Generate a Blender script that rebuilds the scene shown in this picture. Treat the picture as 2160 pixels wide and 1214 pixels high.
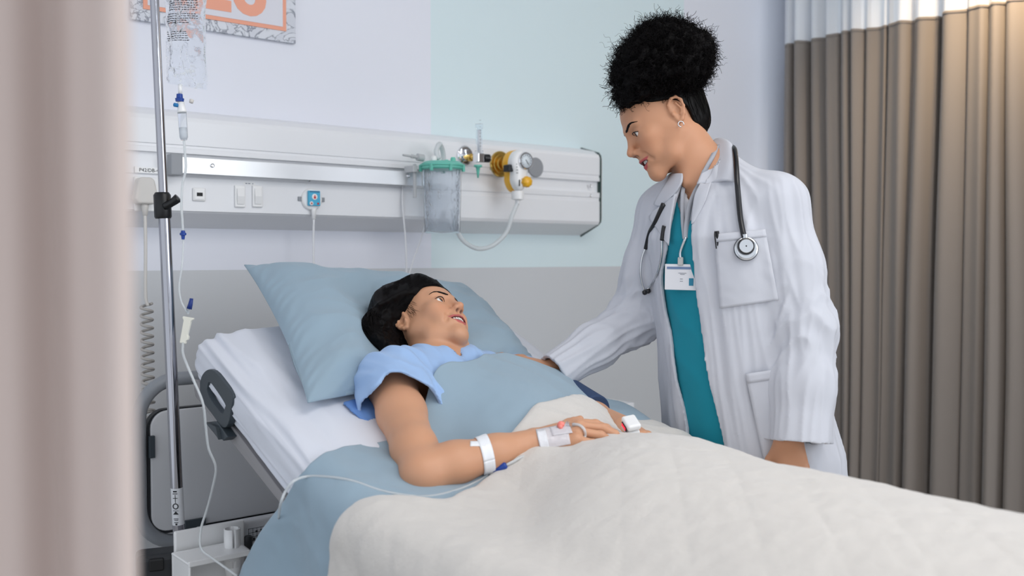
import bpy, math, random
import numpy as np
from mathutils import Vector, Matrix
for _o in list(bpy.data.objects): bpy.data.objects.remove(_o)
SC = bpy.context.scene
COL = SC.collection
rad = math.radians
# ------------------------------------------------------------------ camera
FPX = 2050.0
YAW, PITCH = rad(39.1), math.atan(67/2050)
CAM = np.array([0.0, 0.0, 1.2])
_a = np.array([math.sin(YAW), math.cos(YAW), 0]); _r = np.array([math.cos(YAW), -math.sin(YAW), 0])
FW = _a*math.cos(PITCH)+np.array([0, 0, -math.sin(PITCH)])
UPV = _a*math.sin(PITCH)+np.array([0, 0, math.cos(PITCH)])
camd = bpy.data.cameras.new('camera'); cam = bpy.data.objects.new('camera', camd); COL.objects.link(cam)
camd.sensor_width = 36; camd.lens = FPX/2160*36; camd.clip_start = 0.05
cam.location = CAM; cam.rotation_euler = (math.pi/2-PITCH, 0, -YAW)
camd.dof.use_dof = True; camd.dof.focus_distance = 2.15; camd.dof.aperture_fstop = 3.0
SC.camera = cam
# ------------------------------------------------------------------ world, lamps, exposure
SC.view_settings.view_transform = 'Standard'; SC.view_settings.look = 'None'
SC.view_settings.gamma = 1; SC.view_settings.exposure = 0.38; SC.view_settings.use_curve_mapping = False
W = bpy.data.worlds.new('world'); SC.world = W; W.use_nodes = True
W.node_tree.nodes['Background'].inputs[0].default_value = (0.86, 0.92, 1.0, 1)
W.node_tree.nodes['Background'].inputs[1].default_value = 0.85
def area(name, loc, target, size, power, col=(1, 1, 1), spread=180):
    l = bpy.data.lights.new(name, 'AREA'); l.energy = power; l.color = col; l.shape = 'RECTANGLE'
    l.size, l.size_y = size; l.spread = rad(spread)
    o = bpy.data.objects.new(name, l); COL.objects.link(o); o.location = loc
    o.rotation_euler = (Vector(target)-Vector(loc)).to_track_quat('-Z', 'Y').to_euler()
    return o
area('ceiling_lamp', (1.3, 0.2, 2.68), (1.3, 0.5, 0), (1.6, 1.2), 16, (1, 0.97, 0.94))
area('window_light', (2.6, -1.9, 1.9), (1.5, 2.2, 1.0), (2.0, 1.6), 24, (0.95, 0.98, 1.0))
area('added_sun_glow', (3.05, 1.30, 2.62), (3.5, 1.52, 2.1), (0.2, 0.2), 3.0, (1, 0.74, 0.45), 75)  # unseen light added to imitate warm sun glow on the curtain top
# ------------------------------------------------------------------ helpers
def P(px, py, Z):
    """point of the place seen at photo pixel (px,py), Z metres deep"""
    return CAM+Z*(FW+(px-1080)/FPX*_r+(607-py)/FPX*UPV)
def PX(px, py, x):
    """same, but on the plane x = const"""
    d = FW+(px-1080)/FPX*_r+(607-py)/FPX*UPV
    return CAM+d*(x/d[0])
def PY(px, py, y):
    d = FW+(px-1080)/FPX*_r+(607-py)/FPX*UPV
    return CAM+d*(y/d[1])
def lin(c):
    return tuple((v/255/12.92 if v/255 <= .04045 else ((v/255+.055)/1.055)**2.4) for v in c)
_M = {}
def marble(name):
    m = mat(name, (214, 217, 225), .4); nt = m.node_tree; tc = nt.nodes.new('ShaderNodeTexCoord'); n = nt.nodes.new('ShaderNodeTexNoise'); n.inputs['Scale'].default_value = 14; n.inputs['Detail'].default_value = 8; n.inputs['Distortion'].default_value = 2.5
    r = nt.nodes.new('ShaderNodeValToRGB'); nt.links.new(tc.outputs['Object'], n.inputs['Vector']); nt.links.new(n.outputs['Fac'], r.inputs[0]); e = r.color_ramp.elements
    e[0].position = .42; e[0].color = (*lin((216, 219, 227)), 1); e[1].position = .62; e[1].color = (*lin((206, 209, 218)), 1); k = e.new(.50); k.color = (*lin((120, 124, 138)), 1)
    k = e.new(.46); k.color = (*lin((206, 210, 218)), 1); k = e.new(.54); k.color = (*lin((210, 213, 222)), 1)
    nt.links.new(r.outputs[0], nt.nodes['Principled BSDF'].inputs['Base Color']); return m
def mat(name, col=(200, 200, 200), rough=.5, metal=0, spec=.5, bump=None, sss=0, trans=0, alpha=1, sheen=0, coat=0, emit=0,
        vcol=False, var=0, ior=1.45, thin=False):
    if name in _M: return _M[name]
    m = bpy.data.materials.new(name); m.use_nodes = True; nt = m.node_tree; b = nt.nodes['Principled BSDF']
    I = b.inputs; c = (*lin(col), 1)
    I['Base Color'].default_value = c; I['Roughness'].default_value = rough; I['Metallic'].default_value = metal
    I['Specular IOR Level'].default_value = spec; I['IOR'].default_value = ior
    if sss:
        I['Subsurface Weight'].default_value = sss; I['Subsurface Radius'].default_value = (1, .35, .2); I['Subsurface Scale'].default_value = .012
    I['Transmission Weight'].default_value = trans; I['Alpha'].default_value = alpha
    I['Sheen Weight'].default_value = sheen; I['Coat Weight'].default_value = coat
    if emit: I['Emission Color'].default_value = c; I['Emission Strength'].default_value = emit
    src = None
    if vcol:
        a = nt.nodes.new('ShaderNodeAttribute'); a.attribute_name = 'Col'; src = a.outputs['Color']
    tc = nt.nodes.new('ShaderNodeTexCoord')
    if var:
        n = nt.nodes.new('ShaderNodeTexNoise'); n.inputs['Scale'].default_value = 6; n.inputs['Detail'].default_value = 6
        nt.links.new(tc.outputs['Object'], n.inputs['Vector'])
        mx = nt.nodes.new('ShaderNodeMix'); mx.data_type = 'RGBA'; mx.blend_type = 'MULTIPLY'; mx.inputs[0].default_value = var
        if src: nt.links.new(src, mx.inputs[6])
        else: mx.inputs[6].default_value = c
        nt.links.new(n.outputs['Fac'], mx.inputs[7]); src = mx.outputs[2]
    if src: nt.links.new(src, I['Base Color'])
    if bump:   # list of (kind, scale, strength, distance[, stretch])
        prev = None
        for bb in bump:
            kind, sc, st, di = bb[:4]
            vec = tc.outputs['Object']
            if len(bb) > 4:
                mp = nt.nodes.new('ShaderNodeMapping'); mp.inputs['Scale'].default_value = bb[4]; nt.links.new(vec, mp.inputs['Vector']); vec = mp.outputs[0]
            if kind == 'noise':
                t = nt.nodes.new('ShaderNodeTexNoise'); t.inputs['Scale'].default_value = sc; t.inputs['Detail'].default_value = 5; out = t.outputs['Fac']
            elif kind == 'vor':
                t = nt.nodes.new('ShaderNodeTexVoronoi'); t.inputs['Scale'].default_value = sc; out = t.outputs['Distance']
            else:
                t = nt.nodes.new('ShaderNodeTexWave'); t.inputs['Scale'].default_value = sc; t.inputs['Distortion'].default_value = 1; out = t.outputs['Fac']
            nt.links.new(vec, t.inputs['Vector'])
            bp = nt.nodes.new('ShaderNodeBump'); bp.inputs['Strength'].default_value = st; bp.inputs['Distance'].default_value = di
            nt.links.new(out, bp.inputs['Height'])
            if prev: nt.links.new(prev.outputs[0], bp.inputs['Normal'])
            prev = bp
        nt.links.new(prev.outputs[0], I['Normal'])
    _M[name] = m
    return m
ORG = {}
def setp(o, label=None, cat=None, group=None, kind=None):
    if label: o['label'] = label
    if cat: o['category'] = cat
    if group: o['group'] = group
    if kind: o['kind'] = kind
    return o
def thing(name, loc, label, cat, group=None):
    o = bpy.data.objects.new(name, None); COL.objects.link(o); o.location = tuple(float(v) for v in loc); o.empty_display_size = .05
    ORG[o.name] = np.array(loc, float); return setp(o, label, cat, group)
class MB:
    """collects shapes; build() links them as one mesh object"""
    def __init__(s): s.v = []; s.f = []; s.n = 0; s.mi = []; s.c = None
    def add(s, v, f, mi=0):
        v = np.asarray(v, float); s.v.append(v)
        for q in f: s.f.append([int(i)+s.n for i in q]); s.mi.append(mi)
        s.n += len(v); return s
    def box(s, c, d, R=None, mi=0):
        c = np.array(c, float); d = np.array(d, float)/2
        v = np.array([[x, y, z] for x in (-1, 1) for y in (-1, 1) for z in (-1, 1)])*d
        if R is not None: v = v@np.array(R).T
        return s.add(v+c, [(0, 1, 3, 2), (4, 6, 7, 5), (0, 4, 5, 1), (2, 3, 7, 6), (0, 2, 6, 4), (1, 5, 7, 3)], mi)
    def tube(s, pts, r, n=10, caps=True, mi=0, sm=0, flat=None):
        pts = np.array(pts, float)
        if sm: pts, r = spline(pts, sm, r)
        r = np.broadcast_to(np.array(r, float), (len(pts),))
        T = np.gradient(pts, axis=0); T /= np.linalg.norm(T, axis=1, keepdims=True)+1e-12
        up = np.array([0, 0, 1.]) if abs(T[0][2]) < .9 else np.array([1., 0, 0])
        N = np.cross(T[0], up); N /= np.linalg.norm(N); V = []
        for i in range(len(pts)):
            N = N-T[i]*N.dot(T[i]); N /= np.linalg.norm(N)+1e-12; B = np.cross(T[i], N)
            for k in range(n):
                a = 2*math.pi*k/n
                V.append(pts[i]+r[i]*(math.cos(a)*N+math.sin(a)*B*(flat or 1)))
        F = [(i*n+k, i*n+(k+1) % n, (i+1)*n+(k+1) % n, (i+1)*n+k) for i in range(len(pts)-1) for k in range(n)]
        if caps: F += [tuple(range(n))[::-1], tuple((len(pts)-1)*n+k for k in range(n))]
        return s.add(V, F, mi)
    def lathe(s, o, ax, prof, n=32, mi=0):
        """prof: list of (along axis, radius)"""
        o = np.array(o, float); ax = np.array(ax, float); ax /= np.linalg.norm(ax)
        u = np.cross(ax, [0, 0, 1.]) if abs(ax[2]) < .9 else np.cross(ax, [1., 0, 0]); u /= np.linalg.norm(u); w = np.cross(ax, u)
        V = [o+ax*t+max(r, 1e-5)*(math.cos(2*math.pi*k/n)*u+math.sin(2*math.pi*k/n)*w) for t, r in prof for k in range(n)]
        m = len(prof)
        F = [(i*n+k, i*n+(k+1) % n, (i+1)*n+(k+1) % n, (i+1)*n+k) for i in range(m-1) for k in range(n)]
        F += [tuple(range(n))[::-1], tuple((m-1)*n+k for k in range(n))]
        return s.add(V, F, mi)
    def prism(s, poly, o, u, w, d, mi=0):
        """polygon poly (a,b) in plane u,w at o, extruded by vector d"""
        o, u, w, d = (np.array(q, float) for q in (o, u, w, d)); n = len(poly)
        V = [o+u*a+w*b for a, b in poly]; V += [q+d for q in V]
        F = [tuple(range(n))[::-1], tuple(range(n, 2*n))]+[(i, (i+1) % n, n+(i+1) % n, n+i) for i in range(n)]
        return s.add(V, F, mi)
    def grid(s, G, mi=0, closed=False):
        G = np.asarray(G, float); a, b = G.shape[:2]
        F = [(i*b+j, i*b+j+1, (i+1)*b+j+1, (i+1)*b+j) for i in range(a-1) for j in range(b-1)]
        if closed: F += [(i*b+b-1, i*b, (i+1)*b, (i+1)*b+b-1) for i in range(a-1)]
        return s.add(G.reshape(-1, 3), F, mi)
    def build(s, name, m, parent=None, smooth=True, bevel=0, solid=0, sub=0, fix=True, angle=None, col=None, loc=None):
        V = np.concatenate(s.v) if s.v else np.zeros((0, 3)); me = bpy.data.meshes.new(name)
        root = parent
        while root is not None and root.parent is not None: root = root.parent
        off = ORG[root.name] if root is not None else (np.array(loc, float) if loc is not None else np.array([(V[:, 0].min()+V[:, 0].max())/2, (V[:, 1].min()+V[:, 1].max())/2, V[:, 2].min()]))
        V = V-off
        me.from_pydata(V.tolist(), [], s.f)
        for mm in (m if isinstance(m, (list, tuple)) else [m]): me.materials.append(mm)
        if any(s.mi): me.polygons.foreach_set('material_index', s.mi)
        if fix:
            import bmesh
            bm = bmesh.new(); bm.from_mesh(me); bmesh.ops.recalc_face_normals(bm, faces=bm.faces); bm.to_mesh(me); bm.free()
        if smooth:
            me.polygons.foreach_set('use_smooth', [True]*len(me.polygons))
            if angle: me.set_sharp_from_angle(angle=rad(angle))
        if col is not None:
            at = me.color_attributes.new('Col', 'FLOAT_COLOR', 'POINT')
            at.data.foreach_set('color', np.concatenate([col, np.ones((len(col), 1))], 1).astype('f4').ravel())
        o = bpy.data.objects.new(name, me); COL.objects.link(o)
        if parent is not None: o.parent = parent
        else: o.location = off; ORG[o.name] = off
        if bevel:
            b = o.modifiers.new('Bevel', 'BEVEL'); b.width = bevel; b.segments = 3; b.limit_method = 'ANGLE'; b.angle_limit = rad(35)
        if solid:
            b = o.modifiers.new('Solid', 'SOLIDIFY'); b.thickness = solid; b.offset = 0
        if sub:
            b = o.modifiers.new('Sub', 'SUBSURF'); b.levels = b.render_levels = sub
        return o
def spline(pts, k, r=None):
    """Catmull-Rom, k samples a span"""
    pts = np.array(pts, float); n = len(pts); rr = None
    Q = np.concatenate([[2*pts[0]-pts[1]], pts, [2*pts[-1]-pts[-2]]])
    if r is not None and np.ndim(r): rr = np.array(r, float)
    out = []; ro = []
    for i in range(n-1):
        p0, p1, p2, p3 = Q[i:i+4]
        for j in range(k):
            t = j/k
            out.append(.5*((2*p1)+(p2-p0)*t+(2*p0-5*p1+4*p2-p3)*t*t+(3*p1-p0-3*p2+p3)*t**3))
            if rr is not None: ro.append(rr[i]*(1-t)+rr[i+1]*t)
    out.append(pts[-1])
    if rr is not None: ro.append(rr[-1])
    if r is None: return np.array(out)
    return np.array(out), (np.array(ro) if rr is not None else r)
def text(name, body, loc, size, xdir, ydir, m, parent=None, bold=0, depth=.0004, align='LEFT'):
    cu = bpy.data.curves.new(name, 'FONT'); cu.body = body; cu.size = size; cu.extrude = depth; cu.offset = bold; cu.align_x = align
    cu.resolution_u = 4
    t = bpy.data.objects.new('tmp', cu); COL.objects.link(t)
    me = bpy.data.meshes.new_from_object(t.evaluated_get(bpy.context.evaluated_depsgraph_get()))
    bpy.data.objects.remove(t); me.name = name; me.materials.clear(); me.materials.append(m)
    x = unit(xdir); y = np.array(ydir, float); y = unit(y-x*y.dot(x)); z = np.cross(x, y)
    l = np.array(loc, float)
    root = parent
    while root is not None and root.parent is not None: root = root.parent
    off = ORG[root.name] if root is not None else l
    for v in me.vertices:
        c = v.co; v.co = Vector(l-off+x*c[0]+y*c[1]+z*c[2])
    o = bpy.data.objects.new(name, me); COL.objects.link(o)
    if parent is not None: o.parent = parent
    else: o.location = off
    return o
# ---- numpy gradient noise
def _hash(i, j, k, s):
    h = (i*374761393+j*668265263+k*2147483647+s*1274126177) & 0xffffffff
    h = ((h ^ (h >> 13))*1274126177) & 0xffffffff
    h = ((h ^ (h >> 16))*2246822519) & 0xffffffff
    return h ^ (h >> 15)
_G = np.random.RandomState(5).normal(size=(256, 3)); _G /= np.linalg.norm(_G, axis=1, keepdims=True)
def noise(p, seed=0):
    p = np.asarray(p, float); i = np.floor(p).astype(np.int64); f = p-i; u = f*f*f*(f*(f*6-15)+10)
    r = 0
    for a in (0, 1):
        for b in (0, 1):
            for c in (0, 1):
                g = _G[_hash(i[..., 0]+a, i[..., 1]+b, i[..., 2]+c, seed) & 255]
                d = (g*(f-np.array([a, b, c]))).sum(-1)
                w = (u[..., 0] if a else 1-u[..., 0])*(u[..., 1] if b else 1-u[..., 1])*(u[..., 2] if c else 1-u[..., 2])
                r = r+w*d
    return r*1.5
def fbm(p, n=3, seed=0):
    return sum(noise(p*2**k, seed+k)/2**k for k in range(n))
def ridge(p, seed=0):
    """soft creases: sharp valleys / rounded ridges"""
    return 1-2*np.abs(noise(p, seed))
def sm(x, a, b):
    t = np.clip((x-a)/(b-a), 0, 1); return t*t*(3-2*t)
# ---- signed distance sculpting
def unit(v): v = np.array(v, float); return v/np.linalg.norm(v)
class F:
    """ordered smooth boolean list of primitives"""
    def __init__(s): s.it = []; s.disp = None
    def _a(s, op, fn, k, c, r): s.it.append((op, fn, k, np.array(c, float), r)); return s
    def ell(s, c, r, k=.01, op='+', R=None):
        c = np.array(c, float); r = np.array(np.broadcast_to(r, (3,)), float); Rm = None if R is None else np.array(R, float)
        def fn(p):
            q = p-c
            if Rm is not None: q = q@Rm      # columns of R are the local axes
            k0 = np.sqrt(((q/r)**2).sum(1)); k1 = np.sqrt(((q/(r*r))**2).sum(1))+1e-9
            return k0*(k0-1)/k1
        return s._a(op, fn, k, c, r.max())
    def cap(s, a, b, ra, rb, k=.01, op='+', fl=None, fa=1.0):
        """tapered capsule; optional flattening: axis fl scaled by fa (>1 thinner)"""
        a = np.array(a, float); b = np.array(b, float); ab = b-a; L2 = ab.dot(ab)+1e-12
        fl_ = None if fl is None else unit(fl)
        def fn(p):
            q = p-a; t = np.clip(q@ab/L2, 0, 1)
            w = q-t[:, None]*ab
            if fl_ is not None:
                e = w@fl_; w = w+np.outer(e*(fa-1), fl_)
            d = np.sqrt((w*w).sum(1))-(ra+(rb-ra)*t)
            return d/fa if fa > 1 else d
        return s._a(op, fn, k, (a+b)/2, np.linalg.norm(ab)/2+max(ra, rb)*(1 if fa >= 1 else 1/fa))
    def chain(s, pts, rs, k=.01, op='+', fl=None, fa=1.0):
        for i in range(len(pts)-1): s.cap(pts[i], pts[i+1], rs[i], rs[i+1], k, op, fl, fa)
        return s
    def fn(s, fn, c, r, k=.01, op='+'): return s._a(op, fn, k, c, r)
    def __call__(s, p, c=None, r=0):
        d = np.full(len(p), .6)
        for op, fn, k, cc, rr in s.it:
            if c is not None and op != '&' and np.linalg.norm(cc-c) > rr+r+k+.03: continue
            e = fn(p)
            if op == '+':
                h = np.maximum(k-np.abs(d-e), 0)/k; d = np.minimum(d, e)-h*h*k*.25
            elif op == '-':
                e = -e; h = np.maximum(k-np.abs(d-e), 0)/k; d = np.maximum(d, e)+h*h*k*.25
            else:
                h = np.maximum(k-np.abs(d-e), 0)/k; d = np.maximum(d, e)+h*h*k*.25
        if s.disp is not None and c is not None: d = d-s.disp(p)
        return d
def surf(f, lo, hi, h, n=14, slack=1.25, smooth=1):
    lo = np.array(lo, float); hi = np.array(hi, float)
    nb = np.maximum(1, np.ceil((hi-lo)/(h*n)).astype(int)); R = n*h*math.sqrt(3)/2
    B = np.stack(np.meshgrid(*[np.arange(q) for q in nb], indexing='ij'), -1).reshape(-1, 3)
    C = lo+(B+.5)*n*h
    dc = np.concatenate([f(C[i:i+40000]) for i in range(0, len(C), 40000)])
    B = B[np.abs(dc) < R*slack+.012]
    N = nb*n+2; g = np.arange(n+1)
    base = np.stack(np.meshgrid(g, g, g, indexing='ij'), -1).reshape(-1, 3)*h
    ids = []; pos = []; quads = []
    def cid(i, j, k): return (i*N[1]+j)*N[2]+k
    for b in B:
        o = lo+b*n*h
        D = f(base+o, o+n*h/2, R).reshape(n+1, n+1, n+1)
        sg = D < 0
        if sg.all() or not sg.any(): continue
        S = np.zeros((n, n, n, 3)); cnt = np.zeros((n, n, n))
        b0 = b*n+1
        for ax in range(3):
            sl0 = [slice(None)]*3; sl1 = [slice(None)]*3; sl0[ax] = slice(0, n); sl1[ax] = slice(1, n+1)
            d0 = D[tuple(sl0)]; d1 = D[tuple(sl1)]; m = (d0 < 0) != (d1 < 0)
            if not m.any(): continue
            t = np.where(m, d0/np.where(m, d0-d1, 1), 0)
            idx = np.indices(d0.shape).astype(float); idx[ax] += t; idx = np.moveaxis(idx, 0, -1)*m[..., None]
            o1, o2 = [q for q in range(3) if q != ax]
            for x in (0, 1):
                for y in (0, 1):
                    s_ = [slice(0, n)]*3; s_[o1] = slice(x, x+n); s_[o2] = slice(y, y+n)
                    S += idx[tuple(s_)]; cnt += m[tuple(s_)]
            s_ = [slice(0, n)]*3; mm = m[tuple(s_)]; ii = np.argwhere(mm)
            if len(ii):
                neg = d0[tuple(s_)][mm] < 0; I = ii+b0
                u, w = (ax+1) % 3, (ax+2) % 3; q = []
                for du, dw in ((-1, -1), (0, -1), (0, 0), (-1, 0)):
                    J = I.copy(); J[:, u] += du; J[:, w] += dw; q.append(cid(J[:, 0], J[:, 1], J[:, 2]))
                q = np.stack(q, 1); q[~neg] = q[~neg][:, ::-1]; quads.append(q)
        act = np.argwhere(cnt > 0); I = act+b0
        ids.append(cid(I[:, 0], I[:, 1], I[:, 2])); a = tuple(act.T)
        pos.append(S[a]/cnt[a][:, None]*h+o)
    ids = np.concatenate(ids); pos = np.concatenate(pos); quads = np.concatenate(quads)
    o = np.argsort(ids); ids = ids[o]; pos = pos[o]
    k = np.searchsorted(ids, quads); k = np.minimum(k, len(ids)-1); ok = (ids[k] == quads).all(1); quads = k[ok]
    for _ in range(smooth): pos = relax(pos, quads, .5)
    return pos, quads
def relax(V, Q, w=.5):
    e = np.concatenate([Q[:, [0, 1]], Q[:, [1, 2]], Q[:, [2, 3]], Q[:, [3, 0]]]); e = np.concatenate([e, e[:, ::-1]])
    n = np.bincount(e[:, 0], minlength=len(V)); A = np.stack([np.bincount(e[:, 0], V[e[:, 1], k], len(V)) for k in range(3)], 1)
    A /= np.maximum(n, 1)[:, None]; A[n == 0] = V[n == 0]
    return V*(1-w)+A*w
def normals(V, Q):
    nf = np.cross(V[Q[:, 2]]-V[Q[:, 0]], V[Q[:, 3]]-V[Q[:, 1]]); N = np.zeros_like(V)
    for j in range(4):
        for k in range(3): N[:, k] += np.bincount(Q[:, j], nf[:, k], len(V))
    return N/(np.linalg.norm(N, axis=1, keepdims=True)+1e-12)
def islands(V, Q, keep=1):
    """keep only the biggest connected piece(s)"""
    lab = np.arange(len(V))
    while True:
        m = lab[Q].min(1); new = lab.copy()
        for j in range(4): np.minimum.at(new, Q[:, j], m)
        new = new[new]
        if (new == lab).all(): break
        lab = new
    u, c = np.unique(lab[Q[:, 0]], return_counts=True); big = u[np.argsort(-c)[:keep]]
    Q = Q[np.isin(lab[Q[:, 0]], big)]; used = np.unique(Q); mp = np.zeros(len(V), int); mp[used] = np.arange(len(used))
    return V[used], mp[Q]
def sculpt(name, f, lo, hi, h, m, parent, col=None, smooth=1, post=None, keep=None, solid=0, slack=1.25):
    V, Q = surf(f, lo, hi, h, smooth=smooth, slack=slack)
    if keep: V, Q = islands(V, Q, keep)
    if post is not None: V = post(V, Q)
    mb = MB(); mb.v = [V]; mb.f = Q.tolist(); mb.n = len(V); mb.mi = [0]*len(Q)
    return mb.build(name, m, parent, fix=False, col=None if col is None else col(V, normals(V, Q)), solid=solid)
# ------------------------------------------------------------------ the room
YW = 2.58; XR = 3.66; YF = 2.48          # back wall, window wall, face of the bedhead unit
def struct(name, mb, m, **k): return setp(mb.build(name, m, smooth=False, **k), kind='structure')
m_white = mat('paint_white', (232, 234, 243), .6, bump=[('noise', 220, .05, .002)])
m_teal = mat('paint_teal', (220, 236, 240), .6, bump=[('noise', 220, .05, .002)])
m_grey = mat('paint_grey', (206, 208, 211), .55, bump=[('noise', 220, .05, .002)])
m_floor = mat('vinyl_floor', (168, 164, 158), .35, var=.25)
m_ceil = mat('ceiling_paint', (232, 232, 232), .8)
ZG = float(PY(800, 566, YW)[2])
xa = float(PY(909, 300, YW)[0]); xb = float(PY(1441, 300, YW)[0])
w = MB()
w.box(((-1.6+xa)/2, YW+.06, (ZG+2.8)/2), (xa+1.6, .12, 2.8-ZG), mi=0)
w.box(((xa+xb)/2, YW+.06, (ZG+2.8)/2), (xb-xa, .12, 2.8-ZG), mi=1)
w.box(((xb+XR)/2, YW+.06, (ZG+2.8)/2), (XR-xb, .12, 2.8-ZG), mi=0)
w.box(((-1.6+XR)/2, YW+.06, ZG/2), (XR+1.6, .12, ZG), mi=2)
struct('wall_back', w, [m_white, m_teal, m_grey])
# window wall with a tall opening behind the curtain
wy0, wy1, wz0, wz1 = -.2, 2.47, .4, 2.6
w = MB()
w.box((XR+.08, (wy1+YW+.12)/2, 1.4), (.16, YW+.12-wy1, 2.8)); w.box((XR+.08, (-3.2+wy0)/2, 1.4), (.16, wy0+3.2, 2.8))
w.box((XR+.08, (wy0+wy1)/2, wz0/2), (.16, wy1-wy0, wz0)); w.box((XR+.08, (wy0+wy1)/2, (wz1+2.8)/2), (.16, wy1-wy0, 2.8-wz1))
struct('wall_right', w, m_white)
w = MB().box((1.03, -.3, -.05), (5.6, 6.1, .1)); struct('floor', w, m_floor)
w = MB().box((1.03, 1.0, 2.85), (5.6, 3.4, .1)); struct('ceiling', w, m_ceil)
m_frame = mat('window_frame_white', (225, 228, 230), .4)
m_glass = mat('window_glass', (240, 248, 255), .02, trans=1, ior=1.05)
wf = setp(thing('window_1', (XR+.05, 1.0, wz0), None, None), kind='structure')
f = MB()
for y in (wy0+.03, 1.05, wy1-.03): f.box((XR+.1, y, (wz0+wz1)/2), (.06, .06, wz1-wz0))
for z in (wz0+.03, wz1-.03): f.box((XR+.1, (wy0+wy1)/2, z), (.06, wy1-wy0, .06))
f.build('window_frame', m_frame, wf, smooth=False, bevel=.006)
MB().box((XR+.1, (wy0+wy1)/2, (wz0+wz1)/2), (.006, wy1-wy0-.08, wz1-wz0-.08)).build('window_pane', m_glass, wf, smooth=False)
sk = MB().box((1.0, YW-.008, .05), (5.2, .016, .1)); struct('baseboard_back', sk, mat('skirting', (150, 152, 155), .5))
# ------------------------------------------------------------------ window curtain with a mesh top
m_cur = mat('curtain_taupe', (140, 132, 126), .85, sheen=.2, bump=[('noise', 900, .25, .0008)])
m_net = mat('curtain_net', (240, 242, 246), .8, alpha=.80, bump=[('wave', 260, .3, .001)])
XC = 3.5
def fold_sheet(y0, y1, z0, z1, x, ny, nz, seed, amp=.040, taper=.25):
    ys = np.linspace(y0, y1, ny); zs = np.linspace(z0, z1, nz); Y, Z = np.meshgrid(ys, zs, indexing='ij')
    ph = Y/.078*2*math.pi+2.6*np.sin(Y*5.1+seed)+1.6*np.sin(Y*11.7)+.9*np.sin(Y*23.1)
    drift = .03*np.sin(Y*7+1.1)*sm(2.2-Z, 0, 2.0)
    q = np.stack([Y*7, Z*.35, Y*0+seed], -1)
    a = amp*(.70+.75*noise(q*[1.6, 1, 1], 3))
    ph = ph+1.0*noise(np.stack([Y*3, Z*.8, Y*0], -1), 9)*sm(2.1-Z, 0, 2.0)*1.5
    s = np.sin(ph); X = x+a*(s)+.012*np.sin(ph*2.3+1)
    Yo = Y+drift+.018*np.cos(ph)
    return np.stack([X, Yo, Z], -1)
zt = 2.085
cur = thing('window_curtain', (XC, 1.2, .02), 'long taupe pleated curtain hanging from a pale mesh top along the window side', 'curtain')
MB().grid(fold_sheet(-.3, 2.47, .03, zt, XC, 1300, 40, .4)).build('curtain_panel', m_cur, cur, fix=False)
MB().grid(fold_sheet(-.3, 2.47, zt-.004, 2.74, XC, 1300, 12, .4)).build('mesh_top', m_net, cur, fix=False)
h = MB(); G = fold_sheet(-.3, 2.47, zt-.010, zt+.003, XC-.0006, 1300, 2, .4); h.grid(G).build('top_hem', m_cur, cur, fix=False, solid=.0015)
h = MB().box((XC, 1.05, 2.76), (.03, 2.9, .03)); h.build('curtain_track', m_frame, cur, bevel=.004)
# ------------------------------------------------------------------ near curtain, out of focus at the left
pc = thing('privacy_curtain', (-.2, .33, .1), 'blurred pale taupe privacy curtain hanging closest to us, left of the chrome drip pole', 'curtain')
n, k = 260, 30
e0 = P(290, 600, .47); e1 = P(-420, 600, .44)
u = unit((e1-e0)*[1, 1, 0]); nn = np.array([-u[1], u[0], 0]); L = np.linalg.norm((e1-e0)[:2])
T, Z = np.meshgrid(np.linspace(0, 1, n), np.linspace(.12, 2.72, k), indexing='ij')
amp = .010+.007*np.sin(Z*1.3)+.004*T; off = amp*np.sin(T*L/.075*6.283+.4*np.sin(Z*1.1)+.6)+.004*np.sin(T*37)+.006*noise(np.stack([T*5, Z*2.5, T*0], -1), 4)
sh = .012*np.sin(Z*1.7+2)*(1-T)*0
G = e0[:2]+(T[..., None]*L+sh[..., None])*u[:2]+off[..., None]*nn[:2]
MB().grid(np.dstack([G, Z])).build('curtain_panel', mat('curtain_beige', (206, 190, 183), .9, sheen=.2), pc, fix=False, solid=.002)
MB().tube([np.array([*(e0[:2]-u[:2]*.1), 2.74]), np.array([*(e1[:2]+u[:2]*.1), 2.74])], .012).build('curtain_track', m_frame, pc)
# ------------------------------------------------------------------ poster 26
m_marble = marble('marble_paper')
m_or = mat('poster_orange', (240, 168, 142), .6)
m_pw = mat('poster_white', (222, 222, 230), .6)
cr = PY(623, 92, YW-.012); px1, pz0 = float(cr[0]), float(cr[2]); pw, ph_ = .46, .36
po = thing('wall_poster', (px1-pw/2, YW-.01, pz0), 'poster with orange number 26 inside an orange frame and marbled border', 'poster')
MB().box((px1-pw/2, YW-.008, pz0+ph_/2), (pw, .012, ph_)).build('marbled_border', m_marble, po, smooth=False)
yy = YW-.0155
a, b, c, d = px1-pw+.03, px1-.03, pz0+.03, pz0+ph_-.03; t = .011
MB().box(((a+b)/2, yy, (c+d)/2), (b-a, .002, d-c)).build('orange_frame', m_or, po, smooth=False)
MB().box(((a+b)/2, yy-.0012, (c+d)/2), (b-a-2*t, .002, d-c-2*t)).build('sheet', m_pw, po, smooth=False)
tx = text('number', '26', (px1-.090, yy-.0028, pz0+.063), .205, (1, 0, 0), (0, 0, 1), m_or, po, bold=.006, align='RIGHT')
tx['label'] = 'orange number 26'
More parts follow.
